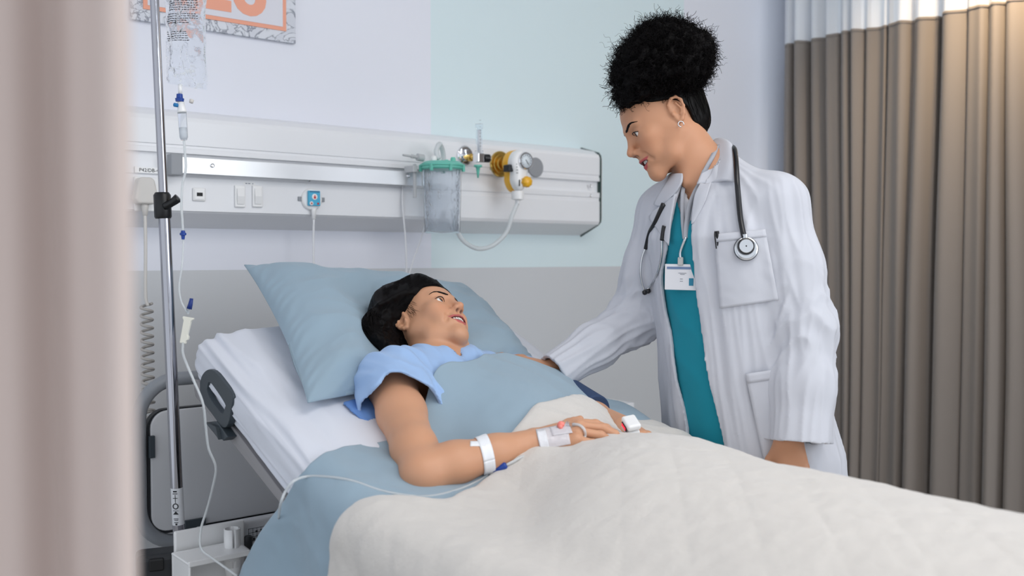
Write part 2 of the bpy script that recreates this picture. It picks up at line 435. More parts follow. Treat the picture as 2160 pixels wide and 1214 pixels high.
# ------------------------------------------------------------------ bedhead supply unit
m_uw = mat('unit_enamel', (236, 237, 240), .32, spec=.5)
m_ug = mat('unit_side_enamel', (205, 207, 210), .4)
m_green = mat('cap_green', (42, 66, 62), .4)
m_alu = mat('brushed_aluminium', (215, 217, 220), .32, metal=.6, bump=[('noise', 60, .08, .001, (1, 30, 30))])
m_pw2 = mat('plastic_white', (238, 238, 238), .3, coat=.2)
m_pgrey = mat('plastic_grey', (150, 153, 158), .45)
m_dark = mat('plastic_dark', (38, 40, 44), .45)
m_black = mat('rubber_black', (14, 14, 16), .35)
m_chrome = mat('chrome', (235, 235, 238), .08, metal=1)
m_brass = mat('brass', (214, 178, 96), .22, metal=1)
m_gold = mat('plastic_yellow', (238, 178, 40), .3, coat=.3)
m_hose = mat('hose_clear', (232, 236, 238), .2, trans=.35, ior=1.2, alpha=.85)
m_clear = mat('clear_plastic', (244, 248, 252), .04, trans=1, ior=1.12)
m_tealp = mat('plastic_aqua', (120, 216, 196), .3, trans=.25)
m_ink = mat('ink_black', (30, 30, 34), .6)
xe = float(PY(1265, 400, YF)[0]); x0u = -.6
prof = [(YW, 1.275), (YF+.006, 1.312), (YF, 1.322), (YF, 1.392), (YF+.003, 1.395), (YF+.003, 1.405), (YF, 1.408), (YF, 1.424), (YF+.012, 1.425), (YF+.012, 1.463), (YF, 1.464),
        (YF, 1.476), (YF+.003, 1.478), (YF+.003, 1.484), (YF, 1.486), (YF, 1.546), (YF+.004, 1.557), (YF+.03, 1.572), (YW, 1.588)]
unt = thing('bedhead_unit', (1.0, YF, 1.275), 'long white horizontal medical supply unit mounted on wall above bed, with switches and rail', 'bedhead unit')
MB().prism(prof, (x0u, 0, 0), (0, 1, 0), (0, 0, 1), (xe-x0u, 0, 0)).build('housing', m_uw, unt, smooth=False)
def grow(pr, g):
    c = np.mean(pr, 0); return [tuple(np.array(q)+unit(np.array(q)-c)*g) for q in pr]
outl = [(YW, 1.270), (YF+.012, 1.308), (YF-.002, 1.320), (YF-.004, 1.335), (YF-.004, 1.54), (YF-.001, 1.556), (YF+.01, 1.567), (YW, 1.592)]
MB().prism(outl, (xe, 0, 0), (0, 1, 0), (0, 0, 1), (.006, 0, 0)).build('end_cap', m_green, unt, smooth=False, bevel=.001)
MB().prism(grow(outl, -.006), (xe+.006, 0, 0), (0, 1, 0), (0, 0, 1), (.004, 0, 0)).build('end_cap_face', m_uw, unt, smooth=False, bevel=.001)
xp = float(PY(852, 430, YF)[0])
m = MB(); rr = .015
pl = [(x0u, 1.316), (xp-rr, 1.316)]+[(xp-rr+rr*math.sin(t), 1.316+rr-rr*math.cos(t)) for t in np.linspace(.2, 1.57, 6)]+[(xp, 1.403), (x0u, 1.403)]
m.prism(pl, (0, YF-.003, 0), (1, 0, 0), (0, 0, 1), (0, .006, 0)); m.build('lower_panel', m_uw, unt, smooth=False, bevel=.0012)
# rail
ra, rb = float(PY(380, 340, 2.45)[0]), float(PY(889, 380, 2.45)[0])
m = MB().box(((ra+rb)/2, 2.4525, 1.431), (rb-ra, .01, .042)); rl = m.build('rail', m_alu, unt, smooth=False, bevel=.0012); rl['label'] = 'brushed aluminium equipment rail'
for x in np.linspace(ra+.08, rb-.08, 3): MB().box((x, 2.468, 1.431), (.03, .026, .02)).build('rail_bracket', m_pgrey, unt, smooth=False)
MB().box((ra-.012, 2.455, 1.431), (.03, .032, .054)).build('rail_stop', m_pgrey, unt, smooth=False, bevel=.003)
for px, py, y in ((448, 349, 2.447), (651, 379, YF-.001), (861, 371, 2.447), (1245, 392, YF), (1245, 412, YF)):
    c = PY(px, py, y); MB().lathe(c, (0, -1, 0), [(0, .0055), (.002, .0055), (.0028, .004), (.0022, .0025), (.0016, .0022)], 16).build('screw', m_chrome, unt, angle=30)
UF = YF-.003
def plate(px, py, w, h, t, name, mt, parent, bv=.003):
    c = PY(px, py, UF); return c, MB().box((c[0], UF-t/2, c[2]), (w, t, h)).build(name, mt, parent, smooth=False, bevel=bv)
# socket, usb outlet, switches
_, so = plate(318, 410, .086, .086, .008, 'socket_outlet', m_pw2, unt)
c, us = plate(419, 410, .034, .034, .006, 'usb_outlet', m_pw2, unt)
MB().box((c[0], UF-.0065, c[2]), (.026, .002, .026)).build('inner_plate', m_pw2, us, smooth=False, bevel=.0008)
MB().box((c[0], UF-.0078, c[2]), (.015, .002, .009)).build('usb_slot', m_ink, us, smooth=False)
for px in (505, 542):
    c, s_ = plate(px, 414, .029, .058, .006, 'light_switch', m_pw2, unt, .002)
    MB().prism([(0, -.021), (-.003, -.021), (-.0065, .0), (-.002, .021), (0, .021)], (c[0]-.0095, UF-.006, c[2]), (0, 1, 0), (0, 0, 1), (.019, 0, 0)).build('rocker', m_pw2, s_, smooth=False, bevel=.0006)
c, lb = plate(526, 387, .034, .008, .0008, 'switch_label', m_pw2, unt, 0)
m = MB()
for dx, w_ in ((-.009, .005), (-.001, .006), (.009, .003)): m.box((c[0]+dx, UF-.0011, c[2]), (w_, .0005, .0022))
m.build('faded_print', mat('print_faded', (132, 136, 150), .6), lb, smooth=False)
c, lb = plate(316, 359, .075, .015, .0008, 'circuit_label', m_pw2, unt, 0)
text('lettering', 'P42/DB-4', (c[0]-.027, UF-.0013, c[2]-.0043), .0125, (1, 0, 0), (0, 0, 1), m_ink, lb, depth=.0001)
# plug with straight then coiled cord
m_cream = mat('plastic_cream', (212, 208, 203), .45)
c = PY(304, 405, UF-.02)
pg = thing('power_plug', c, 'cream triangular mains plug in the bedhead socket with coiled grey cord hanging down', 'plug')
sec = [(.024, .022), (.022, .030), (.010, .036), (-.010, .036), (-.022, .030), (-.028, -.012), (-.018, -.030), (.018, -.030), (.028, -.012)]
sec = [(.020, .030), (.012, .036), (-.012, .036), (-.020, .030), (-.030, -.018), (-.022, -.030), (.022, -.030), (.030, -.018)]
m = MB().prism(sec, (c[0], UF-.008, c[2]), (1, 0, 0), (0, 0, 1), (0, -.034, 0)); m.build('plug_body', m_cream, pg, smooth=False, bevel=.007)
MB().lathe((c[0], UF-.025, c[2]-.028), (0, 0, -1), [(0, .009), (.01, .0085), (.03, .006), (.031, .004)], 14).build('strain_relief', m_cream, pg)
pts = [(c[0], UF-.025, c[2]-.05)]
pb = PY(309, 640, UF-.03); pts += [tuple(PY(307, 520, UF-.03)), tuple(PY(307, 620, UF-.03)), tuple(PY(312, 645, UF-.03))]
MB().tube(pts, .0042, 10, sm=8).build('cord', m_cream, pg)
pe = PY(314, 900, UF-.03); H = []
for i in range(15*18):
    t = i/(15*18-1); a = i/18*2*math.pi; q = pb*(1-t)+pe*t; H.append(q+np.array([.0135*math.cos(a), .0135*math.sin(a), 0]))
MB().tube(H, .0036, 8).build('coiled_cord', mat('cord_grey', (176, 172, 168), .5), pg)
# nurse call unit
c = PY(656, 420, UF)
nc = thing('call_unit', (c[0], UF, c[2]-.03), 'round white nurse call plate with blue square face and cord hanging down', 'call button')
MB().lathe((c[0], UF, c[2]), (0, -1, 0), [(0, .031), (.006, .031), (.009, .028), (.009, .001)], 40).build('round_plate', m_pw2, nc, angle=40)
for s_ in (-1, 1): MB().box((c[0]+s_*.034, UF-.002, c[2]), (.014, .004, .012)).build('side_tab', m_pgrey, nc, smooth=False, bevel=.001)
MB().box((c[0]+.002, UF-.0135, c[2]+.002), (.036, .009, .042)).build('call_face', mat('call_blue', (74, 176, 214), .35), nc, smooth=False, bevel=.002)
m_ws = mat('symbol_white', (244, 240, 240), .5); m_rs = mat('symbol_red', (200, 50, 52), .4)
for dx, dz, r, mt in ((.002, .006, .0085, m_ws), (-.008, -.0125, .0055, m_ws), (.0125, -.0125, .003, m_rs)):
    MB().lathe((c[0]+dx, UF-.018, c[2]+dz), (0, -1, 0), [(0, r), (.001, r), (.0012, r*.8)], 20).build('button', mt, nc)
m = MB(); y = UF-.0196
m.box((c[0]+.002, y, c[2]+.009), (.003, .0008, .003)).box((c[0]+.002, y, c[2]+.004), (.006, .0008, .006))
m.box((c[0]-.008, y, c[2]-.0125), (.006, .0008, .0016), R=[[.7, 0, -.7], [0, 1, 0], [.7, 0, .7]]).box((c[0]-.008, y, c[2]-.0125), (.006, .0008, .0016), R=[[.7, 0, .7], [0, 1, 0], [-.7, 0, .7]])
m.build('symbols', m_rs, nc, smooth=False)
MB().box((c[0]+.002, UF-.0185, c[2]+.02), (.03, .0006, .002)).build('face_strip', mat('navy_ink', (30, 60, 110), .5), nc, smooth=False)
m_cordw = mat('cord_white', (228, 229, 232), .4)
MB().lathe((c[0]+.002, UF-.012, c[2]-.026), (0, 0, -1), [(0, .007), (.006, .007), (.03, .005), (.031, .003)], 12).build('strain_relief', m_pw2, nc)
MB().tube([(c[0]+.002, UF-.012, c[2]-.055), PY(661, 520, UF-.012), PY(663, 600, UF-.02), PY(668, 680, UF-.03)], .0032, 8, sm=6).build('cord', m_cordw, nc)
# ---- suction jar
yj = 2.375; jc = PY(933, 350, yj); Zj = jc[0]*_a[0]+yj*_a[1]
zj = jc[2]; R = .0585
zb = float(PY(933, 492, yj)[2]); H = zj-zb
sj = thing('suction_jar', (jc[0], yj, zb), 'clear suction canister with aqua lid and crumpled liner hanging from the rail', 'suction canister')
MB().lathe((jc[0], yj, zb), (0, 0, 1), [(0, .001), (0, R*.86), (.004, R*.9), (H-.008, R), (H-.006, R+.003), (H, R+.003), (H, R), (H-.01, R-.002), (.006, R*.88-.002), (.004, .001)], 48).build('jar', m_clear, sj, angle=50)
lp = [(-.012, R+.001), (-.008, R+.005), (-.002, R+.005), (-.001, R+.008), (.004, R+.008), (.006, R+.004), (.012, R-.004), (.014, .02), (.014, .001)]
MB().lathe((jc[0], yj, zj), (0, 0, 1), [(-.013, .001)]+lp, 48).build('lid', m_tealp, sj, angle=30)
for dx, dy, r, h in ((-.03, .0, .009, .016), (.025, -.02, .008, .014), (0, .02, .009, .016), (.03, .02, .007, .01)):
    MB().lathe((jc[0]+dx, yj+dy, zj+.012), (0, 0, 1), [(0, r), (h*.7, r), (h, r*.7), (h, .001)], 20).build('port', m_tealp if dx > 0 else m_pw2, sj, angle=40)
for k in range(7):
    a = k/7*6.28; MB().box((jc[0]+(R+.006)*math.cos(a), yj+(R+.006)*math.sin(a), zj-.008), (.008, .008, .02)).build('lid_clip', m_tealp, sj, smooth=False, bevel=.001)
# liner: crumpled film
th = np.linspace(0, 2*np.pi, 90, endpoint=False); zz = np.linspace(.008, H-.012, 40); A_, Z_ = np.meshgrid(th, zz)
q = np.stack([np.cos(A_)*3.2, np.sin(A_)*3.2, Z_*22], -1); rr_ = (R-.006)*(.80+.15*Z_/H)+.012*ridge(q, 3)-.006+.006*noise(q*2, 8)
rr_ = np.minimum(rr_, (R-.004)*(.87+.13*Z_/H)); G = np.stack([jc[0]+rr_*np.cos(A_), yj+rr_*np.sin(A_), zb+Z_], -1); G = np.concatenate([G, G[:, :1]], 1)
MB().grid(G).build('liner', mat('liner_film', (250, 250, 252), .15, trans=.92, ior=1.08, alpha=.55), sj, fix=False)
for i, (dz, w_) in enumerate(((.105, .02), (.075, .0))):
    pass
text('scale_mark', '1L  =', (jc[0]-.002, yj-R-.0012, zb+H*.47), .012, (1, .35, 0), (0, 0, 1), m_ink, sj, depth=.0001)
MB().tube([(jc[0]-.014, yj, zj+.02), (jc[0]-.014, yj+.01, zj+.045), (jc[0]+.012, yj+.03, zj+.068), (jc[0]+.045, yj+.06, zj+.045), (jc[0]+.055, yj+.07, zj-.0)], .0075, 12, sm=8).build('hose_loop', m_hose, sj)
# wall bracket of the jar
MB().box((jc[0]-.075, yj+.055, zj-.01), (.016, .05, .02)).box((jc[0]-.068, yj+.045, zj-.045), (.008, .01, .10)).build('jar_bracket', mat('bracket_grey', (196, 198, 200), .4), sj, smooth=False, bevel=.002)
MB().lathe((jc[0]-.055, yj+.02, zj+.022), (-1, 0, .06), [(0, .011), (.02, .011), (.022, .005), (.04, .006), (.042, .0035), (.07, .003)], 16).build('nozzle', mat('bracket_grey2', (185, 188, 190), .35), sj, angle=30)
# ---- flow meter
c = PY(985, 332, UF)
fm = thing('flow_meter', (c[0], UF-.06, c[2]-.02), 'slim clear upright flow meter tube with black knob, between canister and yellow regulator', 'flow meter')
MB().lathe((c[0]-.008, UF+.003, c[2]+.006), (0, -1, 0), [(0, .030), (.006, .030), (.009, .026), (.009, .019), (.018, .018), (.019, .001)], 36).build('wall_outlet', m_chrome, fm, angle=30)
MB().lathe((c[0]-.002, UF-.015, c[2]-.002), (0, -1, 0), [(0, .012), (.012, .012), (.013, .008), (.03, .008)], 20).build('brass_fitting', m_brass, fm, angle=30)
MB().box((c[0], UF-.06, c[2]-.006), (.024, .03, .03)).build('valve_body', m_chrome, fm, smooth=False, bevel=.003)
MB().lathe((c[0]+.012, UF-.062, c[2]-.006), (1, -.3, 0), [(0, .006), (.006, .006), (.007, .013), (.024, .013), (.026, .011)], 24).build('knob', m_black, fm, angle=30)
MB().lathe((c[0]+.037, UF-.0695, c[2]-.006), (1, -.3, 0), [(0, .0112), (.001, .011), (.0012, .001)], 24).build('knob_cap', m_chrome, fm, angle=30)
zt_ = float(PY(989, 259, UF-.06)[2])
MB().lathe((c[0]+.003, UF-.06, c[2]+.008), (0, 0, 1), [(0, .013), (.008, .013), (.01, .010), (zt_-c[2]-.022, .010), (zt_-c[2]-.02, .012), (zt_-c[2]-.008, .012), (zt_-c[2]-.008, .001)], 24).build('tube', m_clear, fm, angle=40)
MB().lathe((c[0]+.003, UF-.06, c[2]+.012), (0, 0, 1), [(0, .0045), (zt_-c[2]-.03, .005), (zt_-c[2]-.03, .001)], 12).build('inner_tube', mat('scale_white', (236, 238, 242), .4), fm)
m = MB()
for k in range(9): m.box((c[0]+.003, UF-.0655, c[2]+.03+k*.010), (.006, .0006, .0008))
m.build('scale', m_ink, fm, smooth=False)
MB().lathe((c[0]-.002, UF-.06, c[2]-.028), (0, 0, -1), [(0, .013), (.006, .013), (.008, .007), (.02, .005), (.04, .002)], 16).build('outlet_nipple', m_tealp, fm)
# ---- yellow regulator
c = PY(1056, 346, UF)
rg = thing('vacuum_regulator', (c[0]+.04, UF-.07, c[2]-.08), 'white and yellow suction regulator with round gauge and pale hose looping left', 'regulator')
MB().lathe((c[0], UF+.003, c[2]), (0, -1, 0), [(0, .042), (.004, .042), (.007, .039), (.007, .033), (.012, .031), (.012, .024), (.02, .022), (.02, .001)], 40).build('brass_rosette', m_brass, rg, angle=30)
MB().lathe((c[0]+.004, UF-.01, c[2]), (.3, -1, 0), [(0, .012), (.05, .012)], 16).build('stem', m_brass, rg)
# body: figure-of-eight silhouette facing camera-left, front white shell + rear yellow shell
bc = PY(1092, 360, UF-.095); fd = unit([-.1, -1, 0]); sd = unit(np.cross(fd, [0, 0, 1])); sd = sd if sd[0] > 0 else -sd
def egg(g, n=44):
    out = []
    for k in range(n):
        a = 2*math.pi*k/n; up = math.sin(a); wd = (.036+.006*up)*(1-.22*math.exp(-((up+.12)/.28)**2)); out.append(((wd+g)*math.cos(a), (.066+g)*up))
    return out
m = MB(); rings = [(-.042, -.004), (-.034, .0), (-.012, .0)]
def shell(levels, mt, nm):
    m = MB(); V = []; n = 44
    for d, g in levels:
        V += [bc+sd*p+np.array([0, 0, 1])*q+fd*d for p, q in egg(g)]
    F_ = [(i*n+k, i*n+(k+1) % n, (i+1)*n+(k+1) % n, (i+1)*n+k) for i in range(len(levels)-1) for k in range(n)]
    F_ += [tuple(range(n))[::-1], tuple((len(levels)-1)*n+k for k in range(n))]
    return m.add(V, F_).build(nm, mt, rg, angle=50)
shell([(-.040, -.006), (-.036, 0), (-.006, 0), (-.004, -.002)], m_gold, 'yellow_shell')
shell([(-.005, -.001), (.010, -.001), (.018, -.004), (.023, -.010), (.025, -.018)], m_pw2, 'white_shell')
gc = bc+fd*.018+np.array([0, 0, .030])+sd*.012
gdir = unit(fd+sd*.05)
MB().lathe(gc, gdir, [(0, .027), (.012, .027), (.014, .025), (.014, .022), (.011, .0215), (.011, .001)], 40).build('gauge_rim', m_chrome, rg, angle=30)
gf = MB().lathe(gc+gdir*.0112, gdir, [(0, .0215), (.0006, .0215), (.0007, .001)], 36).build('gauge_face', mat('gauge_face_white', (222, 230, 236), .3), rg)
m = MB(); g2 = gc+gdir*.0126
for k in range(12):
    a = rad(-50+k*280/11); d_ = sd*math.cos(a)+np.array([0, 0, 1])*math.sin(a); m.tube([g2+d_*.015, g2+d_*.019], .0006, 5)
d_ = sd*.6+np.array([0, 0, -.8]); m.tube([g2-d_*.004, g2+d_*.013], .0009, 6); m.build('gauge_marks', m_ink, gf)
kc = bc+fd*.018+np.array([0, 0, -.036])+sd*.014
kn = [(0, .014), (.004, .017), (.018, .0165), (.022, .013), (.023, .001)]
m = MB(); n = 40; V = []
for t, r in kn:
    for k in range(n):
        a = 2*math.pi*k/n; rr2 = r*(1+.07*math.sin(8*a)*(1 if t < .021 else 0)); V.append(kc+gdir*t+rr2*(math.cos(a)*sd+math.sin(a)*np.array([0, 0, 1])))
m.add(V, [(i*n+k, i*n+(k+1) % n, (i+1)*n+(k+1) % n, (i+1)*n+k) for i in range(4) for k in range(n)]+[tuple(4*n+k for k in range(n))]).build('adjusting_knob', m_gold, rg)
MB().box(bc+fd*.0-sd*.034+np.array([0, 0, .006]), (.022, .03, .022)).build('mode_lever', m_dark, rg, smooth=False, bevel=.003)
m = MB()
for k in range(4): MB().box(bc+fd*.0245-sd*.018+np.array([0, 0, .018-.009*k]), (.007, .001, .0015)).build('index_mark', m_ink, rg, smooth=False)
m.box(bc+fd*.0255-sd*.010+np.array([0, 0, -.040]), (.004, .001, .02)).build('index_mark', m_ink, rg, smooth=False)
bt = bc+np.array([0, 0, -.064])
MB().lathe(bt, (0, 0, -1), [(0, .018), (.004, .02), (.026, .02), (.028, .012), (.03, .008), (.04, .007)], 24).build('outlet_cup', m_pw2, rg, angle=30)
hp = [bt+np.array([0, 0, -.035]), PY(1080, 455, 2.38), PY(1068, 490, 2.38), PY(1040, 517, 2.38), PY(1008, 524, 2.38), PY(978, 508, 2.38), PY(962, 480, 2.40), PY(955, 440, 2.45)]
MB().tube(hp, .0068, 12, sm=8).build('hose', m_hose, rg)
# grey blank on the unit
c = PY(1129, 353, UF+.003)
MB().lathe(c, (0, -1, 0), [(0, .033), (.003, .033), (.005, .031), (.005, .001)], 36).build('outlet_cover', m_pgrey, unt, angle=30)
cb = thing('loose_cable', PY(858, 600, 2.45), 'thin white cable hanging in a V from bedhead unit behind the patient', 'cable')
MB().tube([PY(849, 386, 2.474), PY(849, 430, 2.465), PY(855, 500, 2.46), PY(857, 560, 2.46), PY(858, 600, 2.46)], .0028, 8, sm=6).build('left_strand', m_cordw, cb)
MB().tube([PY(905, 430, 2.474), PY(892, 490, 2.465), PY(873, 545, 2.46), PY(860, 590, 2.46), PY(858, 600, 2.46)], .0022, 8, sm=6).build('right_strand', m_cordw, cb)
# bedside cabinet
c = PX(1338, 848, 0) if False else PY(1338, 848, 2.12)
bx = thing('bedside_cabinet', (c[0]-.23, 2.3, 0), 'white bedside cabinet with dark edged top standing beyond the bed', 'cabinet')
MB().box((c[0]-.235, 2.33, c[2]-.012), (.47, .42, .022)).build('top', m_uw, bx, smooth=False, bevel=.002)
MB().box((c[0]-.235, 2.33, c[2]-.028), (.476, .426, .010)).build('top_edge', m_green, bx, smooth=False, bevel=.001)
MB().box((c[0]-.235, 2.34, (c[2]-.03)/2+.03), (.43, .38, c[2]-.09)).build('body', mat('cabinet_panel', (206, 210, 212), .4), bx, smooth=False, bevel=.003)
MB().box((c[0]-.235, 2.145, c[2]-.12), (.40, .012, .15)).build('drawer', m_uw, bx, smooth=False, bevel=.002)
for dx in (-.03, -.44):
    for y in (2.15, 2.51): MB().box((c[0]+dx, y, (c[2]-.03)/2), (.022, .022, c[2]-.033)).build('leg', m_pgrey, bx, smooth=False, bevel=.002)
# ------------------------------------------------------------------ bed
BX0, BX1 = .79, 1.61
def zb(y):      # underside of the mattress along the bed, backrest raised
    y = np.asarray(y, float); a = .623; b = .753+.4*(y-1.665); k = .10
    h = np.maximum(k-np.abs(a-b), 0)/k
    return np.maximum(a, b)+h*h*k*.25
TH = .14
def zt(y): return zb(y)+TH
m_sheet = mat('sheet_white', (218, 221, 230), .8, sheen=.15, bump=[('noise', 700, .15, .0006)])
m_blue = mat('linen_blue', (150, 172, 187), .85, sheen=.2, bump=[('noise', 900, .3, .0006)], var=.12)
m_quilt = mat('quilt_cream', (210, 205, 199), .9, sheen=.3, bump=[('noise', 140, .35, .003), ('noise', 900, .3, .0008)])
m_slate = mat('plastic_slate', (62, 70, 76), .45)
m_fgrey = mat('frame_grey', (142, 146, 152), .4)
m_beige = mat('frame_beige', (150, 148, 150), .5)
m_panel = mat('bed_panel_white', (212, 213, 216), .45)
bed = thing('hospital_bed', (1.2, 1.1, .0), 'hospital bed with raised backrest, white sheet, grey framed headboard panel and slate grips', 'bed')
# mattress with fitted sheet: closed section swept along the bed
ns, nc = 330, 150
yy_ = np.linspace(2.10, .04, ns); zz_ = zb(yy_); tan = np.stack([np.gradient(yy_), np.gradient(zz_)], 1); tan /= np.linalg.norm(tan, axis=1, keepdims=True)
nrm = np.stack([tan[:, 1], -tan[:, 0]], 1)
arc = np.cumsum(np.r_[0, np.hypot(np.diff(yy_), np.diff(zz_))]); L = arc[-1]
ang = np.linspace(0, 2*np.pi, nc, endpoint=False)
cs, sn = np.cos(ang), np.sin(ang); e = .38
sx = np.sign(cs)*np.abs(cs)**e*(BX1-BX0)/2; sz = np.sign(sn)*np.abs(sn)**.55*TH/2+TH/2
G = np.zeros((ns, nc, 3))
for i in range(ns):
    t = arc[i]; cap_ = min(1, t/.05) if t < .05 else min(1, (L-t)/.05); cp = math.sqrt(max(0, 1-(1-cap_)**2)); cp = max(cp, .02)
    kx = 1-(1-cp)*.10; kz = cp
    X = (BX0+BX1)/2+sx*kx; Zl = TH/2+(sz-TH/2)*kz
    side = np.abs(sx)/(BX1-BX0)*2
    w1 = ridge(np.stack([X*9+sz*60, np.full(nc, t*2.2), sz*30], 1), 2)
    w2 = ridge(np.stack([X*26, np.full(nc, t*3.0+0), sz*70], 1), 6)
    f_ = .0050*w1*(.4+sm(side, .5, 1))+.0022*w2
    Zl = Zl+f_*(sz > TH*.3)*cp; X = X+np.sign(sx)*f_*1.1*(side > .8)
    G[i, :, 0] = X; G[i, :, 1] = yy_[i]+nrm[i, 0]*Zl; G[i, :, 2] = zz_[i]+nrm[i, 1]*Zl
m = MB(); m.grid(np.concatenate([G, G[:, :1]], 1))
m.add(G[0], [tuple(range(nc))]); m.add(G[-1], [tuple(range(nc))[::-1]])
m.build('mattress', m_sheet, bed)
# backrest deck and base deck
dk = [(2.10, float(zb(2.10))-.004), (1.34, float(zb(1.34))-.004), (1.34, float(zb(1.34))-.034), (2.09, float(zb(2.10))-.036)]
MB().prism(dk, (BX0+.01, 0, 0), (0, 1, 0), (0, 0, 1), (BX1-BX0-.02, 0, 0)).build('backrest_deck', m_beige, bed, smooth=False, bevel=.005)
MB().box((1.2, .67, .60), (.80, 1.28, .03)).build('base_deck', m_beige, bed, smooth=False, bevel=.005)
def pp(pl, x): return [tuple(PX(a, b, x)[1:]) for a, b in pl]
# grip (mattress retainer) on the near edge
def loop_prism(outer, inner, x, t, name, mt, parent, bv=.004):
    import bmesh
    n = len(outer); m = MB(); V = []
    for xx in (x, x-t):
        V += [(xx, a, b) for a, b in outer]; V += [(xx, a, b) for a, b in inner]
    Fc = []
    for i in range(n):
        j = (i+1) % n
        Fc += [(i, j, n+j, n+i), (2*n+i, 3*n+i, 3*n+j, 2*n+j), (i, 2*n+i, 2*n+j, j), (n+i, n+j, 3*n+j, 3*n+i)]
    m.add(V, Fc); return m.build(name, mt, parent, smooth=False, bevel=bv)
out_ = [(426, 806), (431, 790), (442, 779), (456, 781), (474, 802), (491, 824), (496, 838), (492, 864), (486, 893), (474, 900), (450, 870), (428, 838)]
inn = [(441, 822), (442, 815), (444, 807), (446, 806), (450, 808), (462, 824), (474, 842), (480, 853), (479, 858), (474, 872), (462, 860), (447, 838)]
def dens(p):  # smooth closed outline
    q = np.array(p+p[:1], float); return [tuple(a) for a in spline(q, 3)[:-1]]
loop_prism(pp(dens(out_), .785), pp(dens(inn), .785), .794, .014, 'mattress_grip', m_slate, bed)
g = MB().prism(pp([(452, 888), (474, 897), (480, 925), (478, 920), (455, 902)][:4], .79), (.80, 0, 0), (0, 1, 0), (0, 0, 1), (-.03, 0, 0)); g.build('grip_mount', m_slate, bed, smooth=False, bevel=.002)
g = MB().prism(pp([(398, 800), (414, 802), (600, 1052), (588, 1056)], .795), (.81, 0, 0), (0, 1, 0), (0, 0, 1), (-.012, 0, 0)); g.build('side_strip', m_beige, bed, smooth=False, bevel=.002)
g = MB().prism(pp([(455, 890), (468, 886), (492, 920), (482, 928)], .79), (.80, 0, 0), (0, 1, 0), (0, 0, 1), (-.022, 0, 0)); g.build('strip_joint', m_slate, bed, smooth=False, bevel=.002)
# headboard: panel inside a bent tube
YH = 2.30
hl = PY(316, 1000, YH)[0]; ht = PY(330, 866, YH)[2]; hb = PY(345, 1118, YH)[2]; hr = 1.60
def rrect(x0, x1, z0, z1, r, n=8):
    o = []
    for cx, cz, a0 in ((x1-r, z1-r, 0), (x0+r, z1-r, 90), (x0+r, z0+r, 180), (x1-r, z0+r, 270)):
        o += [(cx+r*math.cos(rad(a0+90*k/n)), cz+r*math.sin(rad(a0+90*k/n))) for k in range(n+1)]
    return o
hd = MB().prism(rrect(hl, hr, hb, ht, .04), (0, YH+.01, 0), (1, 0, 0), (0, 0, 1), (0, -.02, 0)); hd.build('headboard_panel', m_panel, bed, smooth=False, bevel=.003)
MB().prism(rrect(hl-.007, hr+.007, hb-.007, ht+.003, .045), (0, YH+.016, 0), (1, 0, 0), (0, 0, 1), (0, -.02, 0)).build('panel_gasket', m_dark, bed, smooth=False)
rr2 = rrect(hl-.024, hr+.024, hb-.03, ht+.072, .09, 10)
fr = [(a, YH, b) for a, b in rr2]; fr.append(fr[0]); k0 = fr[:1]
MB().tube(np.array(fr), .0165, 14, caps=False).build('headboard_frame', m_fgrey, bed)
c = PY(318, 942, YH-.012); MB().box((c[0]+.002, YH-.012, c[2]), (.013, .012, .052)).build('panel_latch', m_slate, bed, smooth=False, bevel=.001)
c = PY(411, 1104, YH-.012); MB().box((c[0], YH-.012, c[2]+.001), (.05, .012, .022)).build('panel_latch', m_slate, bed, smooth=False, bevel=.001)
MB().box(((hl+hr)/2+.05, YH-.014, hb-.01), (hr-hl-.12, .018, .014)).build('lower_strip', m_slate, bed, smooth=False, bevel=.002)
# chassis
MB().box((1.2, 2.17, .50), (.72, .18, .06)).box((1.2, 1.1, .50), (.62, 2.1, .05)).build('under_frame', m_panel, bed, smooth=False, bevel=.006)
c = PY(545, 1128, 2.07)
MB().box((1.15, 2.085, c[2]), (.70, .03, .075)).build('head_crossbar', m_panel, bed, smooth=False, bevel=.006)
lb = MB().box((c[0]-.002, 2.0692, c[2]+.004), (.055, .0012, .034)).build('rating_label', mat('label_white', (214, 216, 220), .5), bed, smooth=False)
m = MB()
for k in range(5): m.box((c[0]-.024+k*.010, 2.0684, c[2]+.004), (.0008, .0006, .03))
for k in range(4): m.box((c[0]-.003, 2.0684, c[2]-.010+k*.0095), (.044, .0006, .0008))
m.build('label_grid', m_ink, lb, smooth=False)
m = MB()
for dx, dz, w_, h_ in ((-.008, -.008, .004, .006), (.000, -.0075, .003, .007), (.008, -.007, .0025, .008), (.009, .010, .004, .003), (-.002, .0085, .005, .004)): m.box((c[0]-.003+dx, 2.0682, c[2]+.002+dz), (w_, .0006, h_))
m.build('label_symbols', m_ink, lb, smooth=False)
zg = [(c[0]+.048, 2.0688, c[2]+.011), (c[0]+.038, 2.0688, c[2]+.007), (c[0]+.044, 2.0688, c[2]+.002), (c[0]+.038, 2.0688, c[2]-.003), (c[0]+.046, 2.0688, c[2]-.007)]
MB().tube(zg, .0008, 6).build('label_squiggle', m_ink, lb)
MB().prism([(0, 0), (.016, 0), (.008, .009)], (c[0]+.034, 2.0690, c[2]+.014), (1, 0, 0), (0, 0, 1), (0, -.0006, 0)).build('label_arrow', m_ink, lb, smooth=False)
MB().lathe((PY(524, 1160, 2.04)[0], 2.04, PY(524, 1160, 2.04)[2]), (0, 0, 1), [(0, .0095), (.03, .009), (.033, .007), (.033, .001)], 20).build('release_knob', m_dark, bed)
